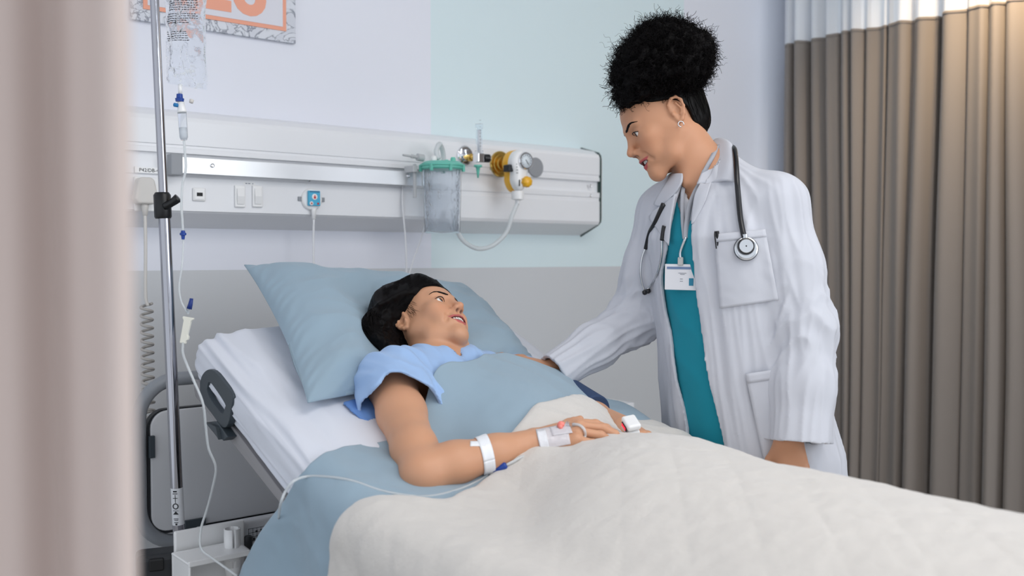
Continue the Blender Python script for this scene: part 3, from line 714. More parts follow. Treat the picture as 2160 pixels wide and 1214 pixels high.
for x in (.86, 1.54):
    for y in (.2, 2.0):
        MB().box((x, y, .30), (.05, .05, .38)).build('leg', m_fgrey, bed, smooth=False, bevel=.004)
        MB().lathe((x-.02, y, .06), (1, 0, 0), [(0, .03), (.003, .058), (.037, .058), (.04, .03)], 24).build('caster', m_dark, bed, angle=40)
MB().box((1.2, 1.1, .16), (.62, 1.9, .05)).build('base_frame', m_panel, bed, smooth=False, bevel=.006)
MB().box((1.2, .0, .72), (.84, .03, .30)).build('footboard', m_panel, bed, smooth=False, bevel=.01)
# white plastic holder hooked on the bed head corner
ht_ = thing('accessory_holder', PY(480, 1214, 2.0), 'white plastic bracket tray with split cup at bed head beside drip pole base', 'holder')
h0 = PY(392, 1135, 2.03); h1 = PY(520, 1115, 2.03); hz = PY(440, 1180, 1.98)
MB().box(((h0[0]+h1[0])/2-.01, 2.045, h0[2]-.035), (h1[0]-h0[0]+.02, .012, .10)).build('back_plate', m_pw2, ht_, smooth=False, bevel=.004)
cc = PY(490, 1135, 1.99)
m = MB(); n = 28
for k in range(n):
    if k % 7 == 3: continue
for t0, t1 in ((.15, 1.35), (1.6, 2.9), (3.1, 4.4), (4.6, 6.0)):
    a = np.linspace(t0, t1, 9); ro, ri = .0175, .0145
    V = [(cc[0]+r_*math.cos(t), cc[1]+r_*math.sin(t), z) for z in (cc[2]-.06, cc[2]+.022) for r_ in (ro, ri) for t in a]; q = 9
    Fc = []
    for i in range(q-1): Fc += [(i, i+1, 2*q+i+1, 2*q+i), (q+i, 3*q+i, 3*q+i+1, q+i+1), (2*q+i, 2*q+i+1, 3*q+i+1, 3*q+i), (i, q+i, q+i+1, i+1)]
    Fc += [(0, 2*q, 3*q, q), (q-1, 2*q-1, 4*q-1, 3*q-1)]; m.add(V, Fc)
m.lathe((cc[0], cc[1], cc[2]-.085), (0, 0, 1), [(0, .014), (.05, .0185), (.052, .001)], 24)
m.build('split_cup', m_pw2, ht_)
a0, a1 = PY(398, 1188, 1.93), PY(528, 1178, 1.93); zt2 = a0[2]
m = MB(); m.box(((a0[0]+a1[0])/2, 1.98, zt2-.004), (a1[0]-a0[0], .10, .006)).box((a0[0]+.003, 1.98, zt2-.03), (.005, .10, .055)).box(((a0[0]+a1[0])/2, 1.932, zt2-.003), (a1[0]-a0[0], .006, .012)).box(((a0[0]+a1[0])/2, 2.02, zt2-.05), (a1[0]-a0[0], .006, .10))
m.build('tray', m_pw2, ht_, smooth=False, bevel=.003)
b0 = PY(500, 1150, 1.99); b1 = PY(560, 1185, 1.90); b2 = PY(545, 1214, 1.88)
MB().tube([b0, (b0+b1)/2+np.array([0, 0, -.002]), b1, b2], [.012, .010, .010, .012], 10, sm=4, flat=.5).build('arm', m_pw2, ht_)
# ------------------------------------------------------------------ pillow
def pillow(A, B, C, D, T, dents, name, mt, parent=None, loc=None, seed=1):
    n = 150; u = np.linspace(0, 1, n); U, V = np.meshgrid(u, u, indexing='ij')      # U: along A->C (across bed), V: A->B (down)
    A, B, C, D = map(np.array, (A, B, C, D))
    Pn = (1-U)[..., None]*((1-V)[..., None]*A+V[..., None]*B)+U[..., None]*((1-V)[..., None]*C+V[..., None]*D)
    ex, ey = unit((C-A)+(D-B)), unit((B-A)+(D-C)); nz = unit(np.cross(ey, ex)); nz = nz if nz[2] > 0 else -nz
    a, b = 2*U-1, 2*V-1
    Pn = Pn-ex*(a*(1-b*b)*-.018*np.abs(a)**3)[..., None]*-1-ey*(b*(1-a*a)*.010*np.abs(b)**3)[..., None]
    prof = np.clip((1-np.abs(a)**3.2), 0, 1)**.62*np.clip((1-np.abs(b)**3.0), 0, 1)**.62
    q = np.stack([U*3.2, V*2.6, U*0+seed], -1)
    wr = .014*fbm(q, 2, seed)+.007*ridge(np.stack([U*4+V*3, V*1.8-U*1.2, U*0], -1), seed+3)*prof+.006*ridge(np.stack([U*3-V*6, V*3+U*5, U*0], -1), seed+5)*prof
    ed = np.minimum(np.minimum(U, 1-U), np.minimum(V, 1-V)); puck = .0035*np.sin((U+V*1.3)*70+3*noise(q*3, 4))*np.exp(-ed/.035)
    top = T*prof+wr*sm(ed, 0, .12)+puck*sm(ed, 0, .02)+.0012
    for du, dv, r, dd in dents: top = top-dd*np.exp(-(((U-du)/r[0])**2+((V-dv)/r[1])**2))
    bot = -.45*T*prof-.0012
    m = MB(); m.grid(Pn+nz*top[..., None]); k = m.n; m.grid((Pn+nz*bot[..., None])[:, ::-1])
    idx = lambda i, j, s: (i*n+j) if s == 0 else k+i*n+(n-1-j)
    for i in range(n-1):
        for j in (0, n-1): m.f.append([idx(i, j, 0), idx(i+1, j, 0), idx(i+1, j, 1), idx(i, j, 1)]); m.mi.append(0)
        for j in (0, n-1): m.f.append([idx(j, i, 0), idx(j, i+1, 0), idx(j, i+1, 1), idx(j, i, 1)]); m.mi.append(0)
    return m.build(name, mt, parent, loc=loc)
pA, pB, pC, pD = (.935, 2.13, 1.18), (.85, 1.655, .925), (1.60, 2.13, 1.085), (1.52, 1.77, .94)
pil = pillow(pA, pB, pC, pD, .085, [(.47, .66, (.2, .36), .095), (.45, .02, (.22, .25), .0), (.12, .75, (.3, .1), .012)], 'pillow', m_blue)
setp(pil, 'plump blue grey pillow under the smiling patient, on the raised mattress', 'pillow')
# ------------------------------------------------------------------ bed cover: sheet fold and quilt
XN, XF = .772, 1.635
def lerp(x, xs, ys): return np.interp(x, xs, ys)
def sint(x, xs, ys):
    xs = np.array(xs, float); d = .02
    return (np.interp(x-1.5*d, xs, ys)+np.interp(x-.5*d, xs, ys)+np.interp(x+.5*d, xs, ys)+np.interp(x+1.5*d, xs, ys))/4
def Hc(x, y):
    """height of the covered bed"""
    A = sint(y, [-.2, .1, .25, .6, .95, 1.16, 1.27, 1.38, 1.46, 1.55, 1.66, 1.75], [.05, .10, .085, .085, .088, .098, .085, .090, .092, .090, .080, .07])
    xc = sint(y, [.2, 1.0, 1.2, 1.34, 1.5, 1.7], [1.20, 1.22, 1.28, 1.25, 1.26, 1.29])
    wl = sint(y, [.2, 1.05, 1.25, 1.45, 1.55, 1.7], [.36, .34, .22, .19, .215, .215]); wr = sint(y, [.2, 1.1, 1.32, 1.5, 1.7], [.28, .26, .22, .24, .24])
    d = x-xc; t = np.abs(d)/np.where(d < 0, wl, wr)
    pw = sint(y, [.2, 1.1, 1.4, 1.6], [2.6, 2.4, 2.2, 2.8])
    b = 1-t**pw; k = .25; h = np.maximum(k-np.abs(b), 0)/k; b = np.maximum(b, 0)+h*h*k*.25
    dip = .034*np.exp(-((x-1.20)/.13)**2-((y-1.335)/.10)**2)+.030*np.exp(-((x-1.44)/.12)**2-((y-1.33)/.11)**2)
    return zt(y)+.006+np.maximum(A*np.minimum(b, 1)-dip, 0)
# ------------------------------------------------------------------ drip pole, bag and line
m_pole = mat('pole_chrome', (168, 168, 174), .10, metal=1)
XPp = P(380, 1150, 2.12)
pole0, pole1 = P(379, 1158, 2.12), P(323, -60, 2.06)
iv = thing('iv_pole', pole0, 'chrome drip pole with black clamp knob, plugged in dark socket at bed head corner', 'drip pole')
pd = unit(pole1-pole0); Lp = np.linalg.norm(pole1-pole0)
pj = pole0+pd*(Lp*.585)
MB().tube([pole0, pj], .0125, 24).build('lower_tube', m_pole, iv, angle=40)
MB().tube([pj, pole1+pd*.25], .0095, 24).build('upper_tube', m_pole, iv, angle=40)
cj = P(343, 436, 2.085)
MB().lathe(cj-pd*.025, pd, [(0, .016), (.004, .018), (.05, .018), (.056, .014)], 28).build('clamp', m_black, iv, angle=40)
hk = unit(_r+np.array([0, 0, .75])); fwn = -FW
MB().tube([cj+_r*.008+fwn*.01, cj+_r*.014+hk*.012+fwn*.012, cj+_r*.014+hk*.03+fwn*.012], [.009, .008, .010], 12, sm=4).build('clamp_knob', m_black, iv)
lt = pole0+pd*(Lp*.045); lt2 = pole0+pd*(Lp*.11)
lb = MB().lathe(lt, pd, [(0, .0129), (np.linalg.norm(lt2-lt), .0129)], 28); lb = lb.build('pole_label', mat('label_white', (214, 216, 220), .5), iv, angle=40)
m = MB(); lc = fwn*.0132
for t, wd, hh in ((.92, .008, .003), (.86, .010, .0015), (.40, .012, .0008), (.18, .010, .0012), (.14, .008, .0012), (.08, .009, .0012), (.03, .004, .004)):
    m.box(lt+(lt2-lt)*t+lc, (wd, .0006, hh), R=np.stack([_r, FW, pd], 1))
m.prism([(-.006, 0), (.006, 0), (0, .007)], lt+(lt2-lt)*.3+lc, _r, pd, fwn*.0006)
for a in np.linspace(0, 6.28, 17)[:-1]:
    m.box(lt+(lt2-lt)*.52+lc+_r*.0055*math.cos(a)+pd*.0055*math.sin(a), (.002, .0006, .002), R=np.stack([_r, FW, pd], 1))
m.box(lt+(lt2-lt)*.72+lc, (.0012, .0006, .018), R=np.stack([_r, FW, pd], 1)).box(lt+(lt2-lt)*.74+lc, (.010, .0006, .0012), R=np.stack([_r, FW, pd], 1))
m.build('label_symbols', m_ink, lb, smooth=False)
sc_ = P(352, 1185, 2.10)
sk = MB().box((sc_[0]-.006, sc_[1], sc_[2]-.022), (.115, .07, .10), R=np.array([[.95, .3, 0], [-.3, .95, 0], [0, 0, 1.]])); sk.build('pole_socket', m_dark, iv, smooth=False, bevel=.012)
sn_ = P(330, 1190, 2.055); MB().box(sn_, (.03, .012, .026), R=np.array([[.95, .3, 0], [-.3, .95, 0], [0, 0, 1.]])).build('socket_lever', m_black, iv, smooth=False, bevel=.003)
# bag
ZB = 1.98
m_film = mat('bag_film', (246, 249, 252), .06, trans=1, ior=1.18, spec=.9, bump=[('noise', 22, .8, .02), ('noise', 60, .4, .006)])
bg = thing('drip_bag', P(395, 190, ZB), 'clear crumpled drip bag with black print hanging at top left above blue capped chamber', 'drip bag')
nu, nv = 60, 110; u = np.linspace(-1, 1, nu); v = np.linspace(0, 1, nv); U, V = np.meshgrid(u, v, indexing='ij')
lx = np.interp(v, [0, .1, .5, 1], [353, 353, 350, 352]); rx = np.interp(v, [0, .1, .35, 1], [436, 437, 433, 437])
def bp(U, V, s):
    x = lx[None, :]*(1-U)/2+rx[None, :]*(1+U)/2; yb = 176+ (U+1)/2*14
    y = yb+( -140-yb)*V
    th = .016*np.clip(1-np.abs(U)**3, 0, 1)**.6*sm(V, 0, .18)+.007*ridge(np.stack([U*1.6, V*6, U*0+s], -1), 7)+.003*ridge(np.stack([U*4, V*9, U*0+s], -1), 8)*np.clip(1-U*U, 0, 1)*sm(V, 0, .05)
    G = np.zeros(U.shape+(3,))
    base = CAM+ZB*(FW+((x-1080)/FPX)[..., None]*_r+((607-y)/FPX)[..., None]*UPV)
    return base-s*FW*th[..., None]
m = MB(); m.grid(bp(U, V, 1)); m.grid(bp(U, V, -1)[:, ::-1]); m.build('bag_body', m_film, bg, fix=False)
rs = random.Random(3); m = MB()
def ink(px, py, w, h):
    x, y, z = 0, 0, 0; s = (1-abs((px-395)/42)**3)**.6*.016+.003
    c = P(px, py, ZB)-FW*s; m.box(c, (w, .0005, h), R=np.stack([_r, FW, UPV], 1))
for row in range(20):
    py = 2+row*4.6
    if row in (6, 14): continue
    if row > 11 and row < 15: continue
    px = 357+rs.random()*3
    xr_ = 420 if row < 10 else 400
    while px < xr_:
        w = rs.uniform(2, 7); ink(px+w/2, py+rs.uniform(-.3, .3), w*ZB/FPX, 1.5*ZB/FPX); px += w+1.4
m.build('printed_text', m_ink, bg, smooth=False)
m_blu = mat('plastic_blue', (28, 66, 150), .35)
dc = thing('drip_line', P(380, 300, ZB), 'clear drip tube with blue capped chamber, running from the bag down and across the bed', 'drip tube')
def T(px, py, Z=ZB): return P(px, py, Z)
MB().lathe(T(379, 214), (0, 0, 1), [(0, .008), (.006, .009), (.007, .0065), (.015, .006), (.016, .001)], 20).build('blue_cap', m_blu, dc, angle=30)
MB().lathe(T(380, 190), (0, 0, 1), [(-.008, .004), (.012, .004)], 12).build('bag_port', m_pw2, dc)
MB().lathe(T(404, 213), (.3, 0, 1), [(-.004, .004), (.003, .0045), (.004, .001)], 12).build('second_port', m_cream, dc)
MB().lathe(T(375, 223)-FW*.006, tuple(-FW-_r*.6), [(-.002, .004), (.006, .004), (.007, .001)], 14).build('vent_cap', mat('cap_cyan', (30, 120, 180), .4), dc)
q0, q1 = T(384, 237), T(388, 295); qd = unit(q1-q0); ql = np.linalg.norm(q1-q0)
MB().lathe(T(381, 216), q0-T(381, 216), [(0, .007), (.012, .008), (.018, .0095), (.021, .0095)], 18).build('spike_body', m_pw2, dc)
MB().lathe(q0, qd, [(0, .0088), (ql*.9, .008), (ql, .006)], 20).build('drip_chamber', m_clear, dc, angle=40)
MB().lathe(q0+qd*ql*.55, qd, [(0, .007), (ql*.4, .0068), (ql*.42, .001)], 16).build('fluid', mat('fluid_white', (236, 240, 244), .1, alpha=.6), dc)
tb = [T(388, 296), T(390, 320), T(392, 355), T(385, 390), T(383, 430), T(385, 470), T(386, 486)]
MB().tube(tb, .0026, 8, sm=8).build('upper_tubing', m_hose, dc)
MB().lathe(T(386, 486), (0, 0, -1), [(0, .004), (.004, .0045), (.005, .0065), (.009, .0065), (.010, .004), (.018, .003)], 16).build('blue_joint', m_blu, dc, angle=30)
Zm = 1.96
tb = [T(387, 505), T(384, 560, Zm), T(378, 600, Zm), T(381, 630, Zm), T(389, 648, Zm), T(398, 662, Zm)]
MB().tube(tb, .0018, 8, sm=8).build('middle_tubing', m_hose, dc)
MB().tube([T(399, 651, Zm), T(402, 640, Zm), T(404, 629, Zm)], [.0055, .0045, .0035], 14).build('blue_plug', mat('plastic_navy', (26, 52, 124), .4), dc)
MB().tube([T(396, 660, Zm), T(396, 654, Zm), T(398, 650, Zm)], .003, 8).build('y_joint', m_clear, dc)
m_ivory = mat('plastic_ivory', (226, 224, 212), .4)
e0, e1 = T(396, 668, Zm), T(386, 724, Zm); ed = unit(e1-e0)
poly = [(-.009, 0), (.013, .0), (.013, .003), (.009, .007), (.007, .035), (.010, .040), (.010, .045), (.006, .048), (.006, .054), (-.006, .054), (-.006, .008), (-.009, .004)]
sx_ = unit(np.cross(FW, ed)); sx_ = sx_ if sx_[0] > 0 else -sx_
MB().prism(poly, e0+FW*.005, sx_, ed, -FW*.010).build('roller_clamp', m_ivory, dc, smooth=False, bevel=.0015)
tb = [T(386, 722, Zm), T(386, 745, 1.9), T(395, 770, 1.84), T(410, 805, 1.82), T(428, 850, 1.82), T(434, 900, 1.84), T(440, 945, 1.86), T(455, 985, 1.88), T(448, 1030, 1.9), T(436, 1075, 1.92), T(424, 1115, 1.92), T(424, 1155, 1.9), T(450, 1178, 1.88), T(500, 1214, 1.84)]
MB().tube(tb, .0024, 8, sm=8).build('lower_tubing', m_hose, dc)
# ------------------------------------------------------------------ people: shared sculpting
def cw(a, b, c): return a*_r+b*UPV+c*FW            # right, up, away -> world
def frame(f, u):
    f = unit(f); u = np.array(u, float); u = unit(u-f*u.dot(f)); return np.stack([np.cross(f, u), f, u], 1)   # columns: right, forward, up
def hit(f, px, py, z0=1.0, z1=3.2):
    """where the line of sight meets a sculpted surface (used to measure, at its own distance)"""
    n = 500; Z = np.linspace(z0, z1, n); d0 = FW+(px-1080)/FPX*_r+(607-py)/FPX*UPV
    d = f(CAM+Z[:, None]*d0); k = np.argmax(d < 0)
    if not (d < 0).any(): k = np.argmin(d)
    return CAM+Z[k]*d0, Z[k]
def head(f, c, R, s=1.0, open_=1.0, smile=1.0, ears=(1, -1)):
    L = lambda *q: c+s*(R@np.array(q, float))
    def E(q, r, k=.01, op='+'): f.ell(L(*q), np.array(r)*s, k*s, op, R)
    def C(a, b, ra, rb, k=.01, op='+', fl=None, fa=1.): f.cap(L(*a), L(*b), ra*s, rb*s, k*s, op, None if fl is None else R@np.array(fl, float), fa)
    E((0, -.014, .034), (.0725, .093, .079), .01)
    E((0, .040, .046), (.058, .046, .050), .03)
    E((0, .036, -.022), (.056, .050, .072), .035)
    E((0, .006, -.030), (.057, .056, .050), .03)
    for m in (1, -1):
        C((m*.052, .002, -.036), (m*.040, .034, -.072), .015, .012, .030); C((m*.040, .034, -.072), (m*.011, .074, -.094), .012, .011, .026)
        E((m*.038, .064, -.018+.004*smile), (.021, .019, .018), .022)
        E((m*.029, .067, -.042), (.018, .016, .022), .02)
        C((m*.010, .0875, .027), (m*.040, .073, .029), .0065, .006, .016)
    C((0, .086, .022), (0, .1035, -.014), .006, .0072, .014); E((0, .1075, -.0225), (.0095, .0105, .0090), .009)
    for m in (1, -1): E((m*.0105, .0980, -.0275), (.0068, .0098, .0066), .006)
    E((0, .073, -.054), (.028, .024, .026), .022); E((0, .078, -.092), (.016, .0145, .0135), .020)
    for m in (1, -1):
        E((m*.032, .0975, .008), (.0165, .0135, .0115), .014, '-')
        E((m*.0315, .0745, .0065), (.0140, .0128, .0128), .005)
    # smile folds
    for m in (1, -1):
        C((m*.0165, .0985, -.030), (m*.0285, .0885, -.045), .0006, .0010, .011*smile, '-')
        C((m*.0285, .0885, -.045), (m*.0335, .080, -.060), .0010, .0006, .011*smile, '-')
    # lips, corners raised
    cz = -.0530+.0035*smile; cx = .0215+.0060*smile
    up = [(-cx, .0800, cz), (-.0135, .0912, -.0530), (-.0045, .0955, -.0515), (0, .0950, -.0525), (.0045, .0955, -.0515), (.0135, .0912, -.0530), (cx, .0800, cz)]
    lo = [(-cx, .0800, cz), (-.0145, .0880, -.0612-.0032*open_), (0, .0915, -.0645-.0048*open_), (.0145, .0880, -.0612-.0032*open_), (cx, .0800, cz)]
    for i in range(6): C(up[i], up[i+1], (.0016, .0034, .0040, .0037, .0040, .0034, .0016)[i], (.0034, .0040, .0037, .0040, .0034, .0016)[i], .005)
    for i in range(4): C(lo[i], lo[i+1], (.0016, .0042, .0048, .0042)[i], (.0042, .0048, .0042, .0016)[i], .005)
    gm = -.0568-.0022*open_
    E((0, .0930, gm+.0006), (cx-.0035, .0180, .0010+.0036*open_), .0015, '-')
    # nostrils, eye openings
    for m in (1, -1): E((m*.0063, .1020, -.0358), (.0038, .0062, .0046), .0015, '-')
    for m in (1, -1):
        E((m*.0322, .090, .0058), (.0146, .0110, .0050), .0022, '-')
        C((m*.0195, .0860, .0125), (m*.0320, .0895, .0150), .0008, .0008, .004, '-'); C((m*.0320, .0895, .0150), (m*.0450, .0825, .0115), .0008, .0006, .004, '-')
    for m in ears:
        a = lambda y, z, x=0: (m*(.0745+x), -.012+y, .002+z)
        hel = [a(.013, .006, -.004), a(.012, .020, .001), a(.002, .030, .006), a(-.010, .029, .009), a(-.017, .017, .010), a(-.016, .002, .008), a(-.009, -.012, .004), a(.000, -.022, .001), a(.007, -.024, -.002), a(.010, -.014, -.004)]
        for i in range(len(hel)-1): C(hel[i], hel[i+1], .0033 if i < 6 else .0042, .0033 if i < 5 else .0042, .003)
        E(a(-.002, .005, -.001), (.0030, .0165, .0268), .005); E(a(.004, .004, -.007), (.006, .013, .022), .006)
        C(a(-.004, .017, .005), a(-.009, .000, .006), .0025, .0025, .003); C(a(-.009, .000, .006), a(-.002, -.010, .004), .0025, .0022, .003)
        E(a(.002, .000, .005), (.0058, .0070, .0090), .002, '-')
        E(a(.012, -.003, .001), (.003, .004, .005), .003)
    return L
def head_color(c, R, s, base, lip, open_=1., brow=None, blush=(.12, -.03, -.02), hairc=None):
    base = np.array(lin(base)); lip = np.array(lin(lip))
    def fn(V, N):
        q = (V-c)@R/s; col = np.tile(base, (len(V), 1)); r = np.abs(q[:, 0])
        x, y, z = q[:, 0], q[:, 1], q[:, 2]; near = (np.abs(q) < .13).all(1)
        def w(cx, cy, cz, rx, ry, rz): return np.exp(-(((r-cx)/rx)**2+((y-cy)/ry)**2+((z-cz)/rz)**2))*near
        col *= (1+blush[0]*.6*w(.036, .07, -.022, .022, .03, .020))[:, None]*np.array([1, .97, .95])
        t = w(.036, .07, -.024, .02, .03, .018)[:, None]*.35; col = col*(1-t)+t*col*np.array([1.10, .80, .72])
        t = w(0, .112, -.022, .012, .014, .012)[:, None]*.30; col = col*(1-t)+t*col*np.array([1.08, .82, .76])
        # eyelids a little deeper
        t = w(.032, .086, .012, .014, .02, .006)[:, None]*.35; col = col*(1-t)+t*col*np.array([.78, .62, .56])
        # lips: the bands above and below the mouth line
        cx = .0285; e = np.clip(r/cx, 0, 1)
        uz = -.0484-.0010*e-.0005*e**3; lz = -.0725-.0015*open_+.022*e**2.2
        m = sm(z, lz-.0012, lz+.0012)*(1-sm(z, uz-.001, uz+.001))*(1-sm(r, cx-.002, cx+.002))*sm(y, .074, .078)*near
        col = col*(1-m[:, None])+m[:, None]*lip
        gm = -.0562-.0022*open_; g = np.sqrt((x/.0250)**2+((y-.0925)/.0180)**2+((z-gm)/(.0014+.0038*open_))**2); t = (1-sm(g, 1.0, 1.12))[:, None]*(y > .06)[:, None]; col = col*(1-t)+t*np.array([.16, .035, .03])
        t = (np.minimum(1, w(.0063, .1015, -.0340, .0036, .0060, .0036)*1.6)*.85)[:, None]; col = col*(1-t)+t*np.array([.10, .03, .025])  # shade inside the nostrils painted into the skin colour
        return col
    return fn
def eyes(parent, c, R, s, look, m_iris):
    L = lambda *q: c+s*(R@np.array(q, float)); look = unit(look)
    for m in (1, -1):
        o = L(m*.0315, .0752, .0065); r = .0117*s
        MB().lathe(o-look*r*.98, look, [(r*.98*(1-math.cos(a)), r*math.sin(a)) for a in np.linspace(0.02, 3.12, 18)], 26).build('eyeball', mat('eye_white', (232, 226, 222), .12, coat=.6), parent)
        MB().lathe(o+look*r*.87, look, [(0, r*.50), (r*.10, r*.42), (r*.14, r*.26), (r*.15, .0001)], 24).build('iris', m_iris, parent)
        MB().lathe(o+look*r*1.005, look, [(0, r*.22), (r*.02, r*.12), (r*.021, .0001)], 16).build('pupil', m_black, parent)
        # lash line on the upper lid
        ls = [L(m*.0185, .0850, .0070), L(m*.0250, .0895, .0104), L(m*.0320, .0905, .0116), L(m*.0390, .0880, .0106), L(m*.0462, .0810, .0070)]
        MB().tube(ls, [.0004*s, .0011*s, .0014*s, .0014*s, .0006*s], 6, sm=5).build('eyelashes', mat('lash_black', (18, 12, 11), .6), parent)
def brows(parent, c, R, s, m_hair, f):
    for m in (1, -1):
        pts = [(m*.0110, .098, .0245), (m*.020, .096, .0280), (m*.030, .090, .0320), (m*.040, .082, .0325), (m*.050, .070, .0270)]
        out = []
        for q in spline(pts, 6):
            p0 = c+s*(R@q); d = -R@unit([q[0]*.9, q[1], 0])
            tt = np.linspace(-.01, .03, 120); dd = f(p0+tt[:, None]*d); k = np.argmax(dd < 0); out.append(p0+tt[k]*d)
        out = np.array(out); n = len(out); rr = np.interp(np.linspace(0, 1, n), [0, .15, .5, 1], [.0018, .0040, .0036, .0007])*s
        mb = MB(); nrm_ = R@unit([0, 1, 0]); upv = R@np.array([0, 0, 1.])
        V = []; K = 10
        T = np.gradient(out, axis=0); T /= np.linalg.norm(T, axis=1, keepdims=True)
        for i in range(n):
            up_ = np.cross(T[i], nrm_); up_ = unit(up_); nn_ = unit(np.cross(up_, T[i]))
            for k in range(K):
                a = 2*math.pi*k/K; V.append(out[i]+up_*rr[i]*math.cos(a)+nn_*.0006*math.sin(a))
        Fc = [(i*K+k, i*K+(k+1) % K, (i+1)*K+(k+1) % K, (i+1)*K+k) for i in range(n-1) for k in range(K)]+[tuple(range(K)), tuple((n-1)*K+k for k in range(K))]
        mb.add(V, Fc).build('eyebrow', m_hair, parent)
def teeth(parent, c, R, s, open_=1, dy=0, dz=0):
    L = lambda *q: c+s*(R@np.array(q, float)); mb = MB()
    for i in range(-4, 5):
        x = i*.0058; y = .0902-.0105*(abs(i)/4)**2*1.0; w = .0029 if abs(i) != 0 else .003
        if i == 0: continue
        x = (abs(i)-.5)*.0060*np.sign(i)*(1 if abs(i) < 3 else .97)
        r = R@np.array([[1, 0, 0], [0, 1, 0], [0, 0, 1.]])
        t = -i*.10; rot = R@np.array([[math.cos(t), -math.sin(t), 0], [math.sin(t), math.cos(t), 0], [0, 0, 1]])
        mb.box(L(x, y+dy, -.0556+dz), (.0058*s, .004*s, (.0100-.0006*abs(i))*s), R=rot)
    mb.build('upper_teeth', mat('teeth_ivory', (242, 238, 230), .2, coat=.4), parent, bevel=.0012*s, smooth=False)
    mb = MB(); mb.lathe(L(0, .050, -.0600), R@np.array([0, 1, 0.]), [(0, .02*s), (.028*s, .017*s), (.030*s, .001)], 20).build('mouth_inside', mat('mouth_dark', (92, 34, 32), .5), parent)
def hand(f, w, y, z, s=-1, sc=.95, curl=(.25, .35, .2), spread=1.0, thumb=(.0, 0), fan=None, cl=None):
    """w wrist, y finger direction, z back of hand; s=-1 right, +1 left. returns local->world"""
    y = unit(y); z = unit(np.array(z, float)-y*np.dot(z, y)); x = np.cross(y, z)
    R = np.stack([x, y, z], 1); L = lambda a, b, c: w+sc*(R@np.array([a, b, c], float))
    mc = [(.0265, .080, 0), (.0085, .085, .002), (-.0105, .080, .001), (-.0275, .070, -.003)]
    ln = [(.041, .024, .019), (.045, .027, .020), (.041, .025, .020), (.032, .019, .018)]
    rd = [.0086, .0088, .0083, .0074]
    for i, (mx, my, mz) in enumerate(mc):
        f.cap(L(s*mx*.45, .002, -.004), L(s*mx, my-.006, mz-.003), .0165*sc, .0112*sc, .014*sc)
        f.ell(L(s*mx, my, mz+.002), np.array([.0098, .011, .0092])*sc, .006*sc, '+', R)
        a = np.array([s*mx, my, mz]); ang = 0; sp = (mx-.0)*spread*2.2 if fan is None else fan[i]
        c_ = curl if cl is None else cl[i]
        for j in range(3):
            ang += c_[j]; d = np.array([s*math.sin(sp)*math.cos(ang), math.cos(sp)*math.cos(ang), -math.sin(ang)])
            b = a+d*ln[i][j]; r0 = rd[i]*(1, .93, .84)[j]; r1 = rd[i]*(.93, .84, .72)[j]
            f.cap(L(*a), L(*b), r0*sc, r1*sc, .003*sc)
            f.ell(L(*b), np.full(3, r1*1.04)*sc, .003*sc)
            a = b
    f.ell(L(s*.017, .036, -.012), np.array([.016, .028, .013])*sc, .014*sc, '+', R)
    f.ell(L(-s*.017, .038, -.012), np.array([.012, .030, .012])*sc, .014*sc, '+', R)
    t1, t2 = thumb
    T0 = (s*.018, .016, -.010); T1 = (s*(.040+.006*t1), .044, -.017-.010*t2); T2 = (s*(.052+.012*t1), .073, -.022-.018*t2); T3 = (s*(.054+.014*t1), .096, -.024-.026*t2)
    f.cap(L(*T0), L(*T1), .0135*sc, .0108*sc, .010*sc); f.cap(L(*T1), L(*T2), .0102*sc, .0092*sc, .004*sc); f.cap(L(*T2), L(*T3), .0092*sc, .0070*sc, .004*sc)
    return L
m_black = mat('rubber_black', (14, 14, 16), .35)
m_skin = mat('skin', (200, 150, 118), .48, sss=.12, vcol=True, bump=[('noise', 420, .12, .0006)])
m_hair = mat('hair_black', (8, 6, 7), .55, spec=.12)
m_hairl = mat('hair_dark', (10, 8, 8), .48, spec=.16)
def curly(name, roots, dirs, lens, rr, mt, parent, seed=1, coil=.006, turns=4, n=22, grav=0.0, wav=0):
    """many coiled strands as one curve object turned to mesh"""
    rs = np.random.RandomState(seed); cu = bpy.data.curves.new('tmp', 'CURVE'); cu.dimensions = '3D'; cu.bevel_depth = 1.0; cu.bevel_resolution = 0; cu.use_fill_caps = False
    root = parent
    while root.parent is not None: root = root.parent
    off = ORG[root.name]
    for p, d, l, r_ in zip(roots, dirs, lens, rr):
        d = unit(d); u = unit(np.cross(d, rs.normal(size=3))); w = np.cross(d, u); t = np.linspace(0, 1, n); ph = rs.uniform(0, 6.28); tu = turns*rs.uniform(.6, 1.4); co = coil*rs.uniform(.5, 1.3)
        bend = rs.normal(size=3)*l*.35
        q = p+d*(t*l)[:, None]+(np.cos(t*tu*6.283+ph)*co*np.minimum(1, t*3))[:, None]*u+(np.sin(t*tu*6.283+ph)*co*np.minimum(1, t*3))[:, None]*w+bend*(t*t)[:, None]+np.array([0, 0, -grav])*(t*t)[:, None]
        q = q-off
        sp = cu.splines.new('POLY'); sp.points.add(n-1); sp.points.foreach_set('co', np.concatenate([q, np.ones((n, 1))], 1).ravel())
        sp.points.foreach_set('radius', r_*(1-.5*t)); sp.use_smooth = True
    t = bpy.data.objects.new('tmp', cu); COL.objects.link(t)
    me = bpy.data.meshes.new_from_object(t.evaluated_get(bpy.context.evaluated_depsgraph_get())); bpy.data.objects.remove(t)
    me.name = name; me.materials.clear(); me.materials.append(mt); o = bpy.data.objects.new(name, me); COL.objects.link(o); o.parent = parent
    return o

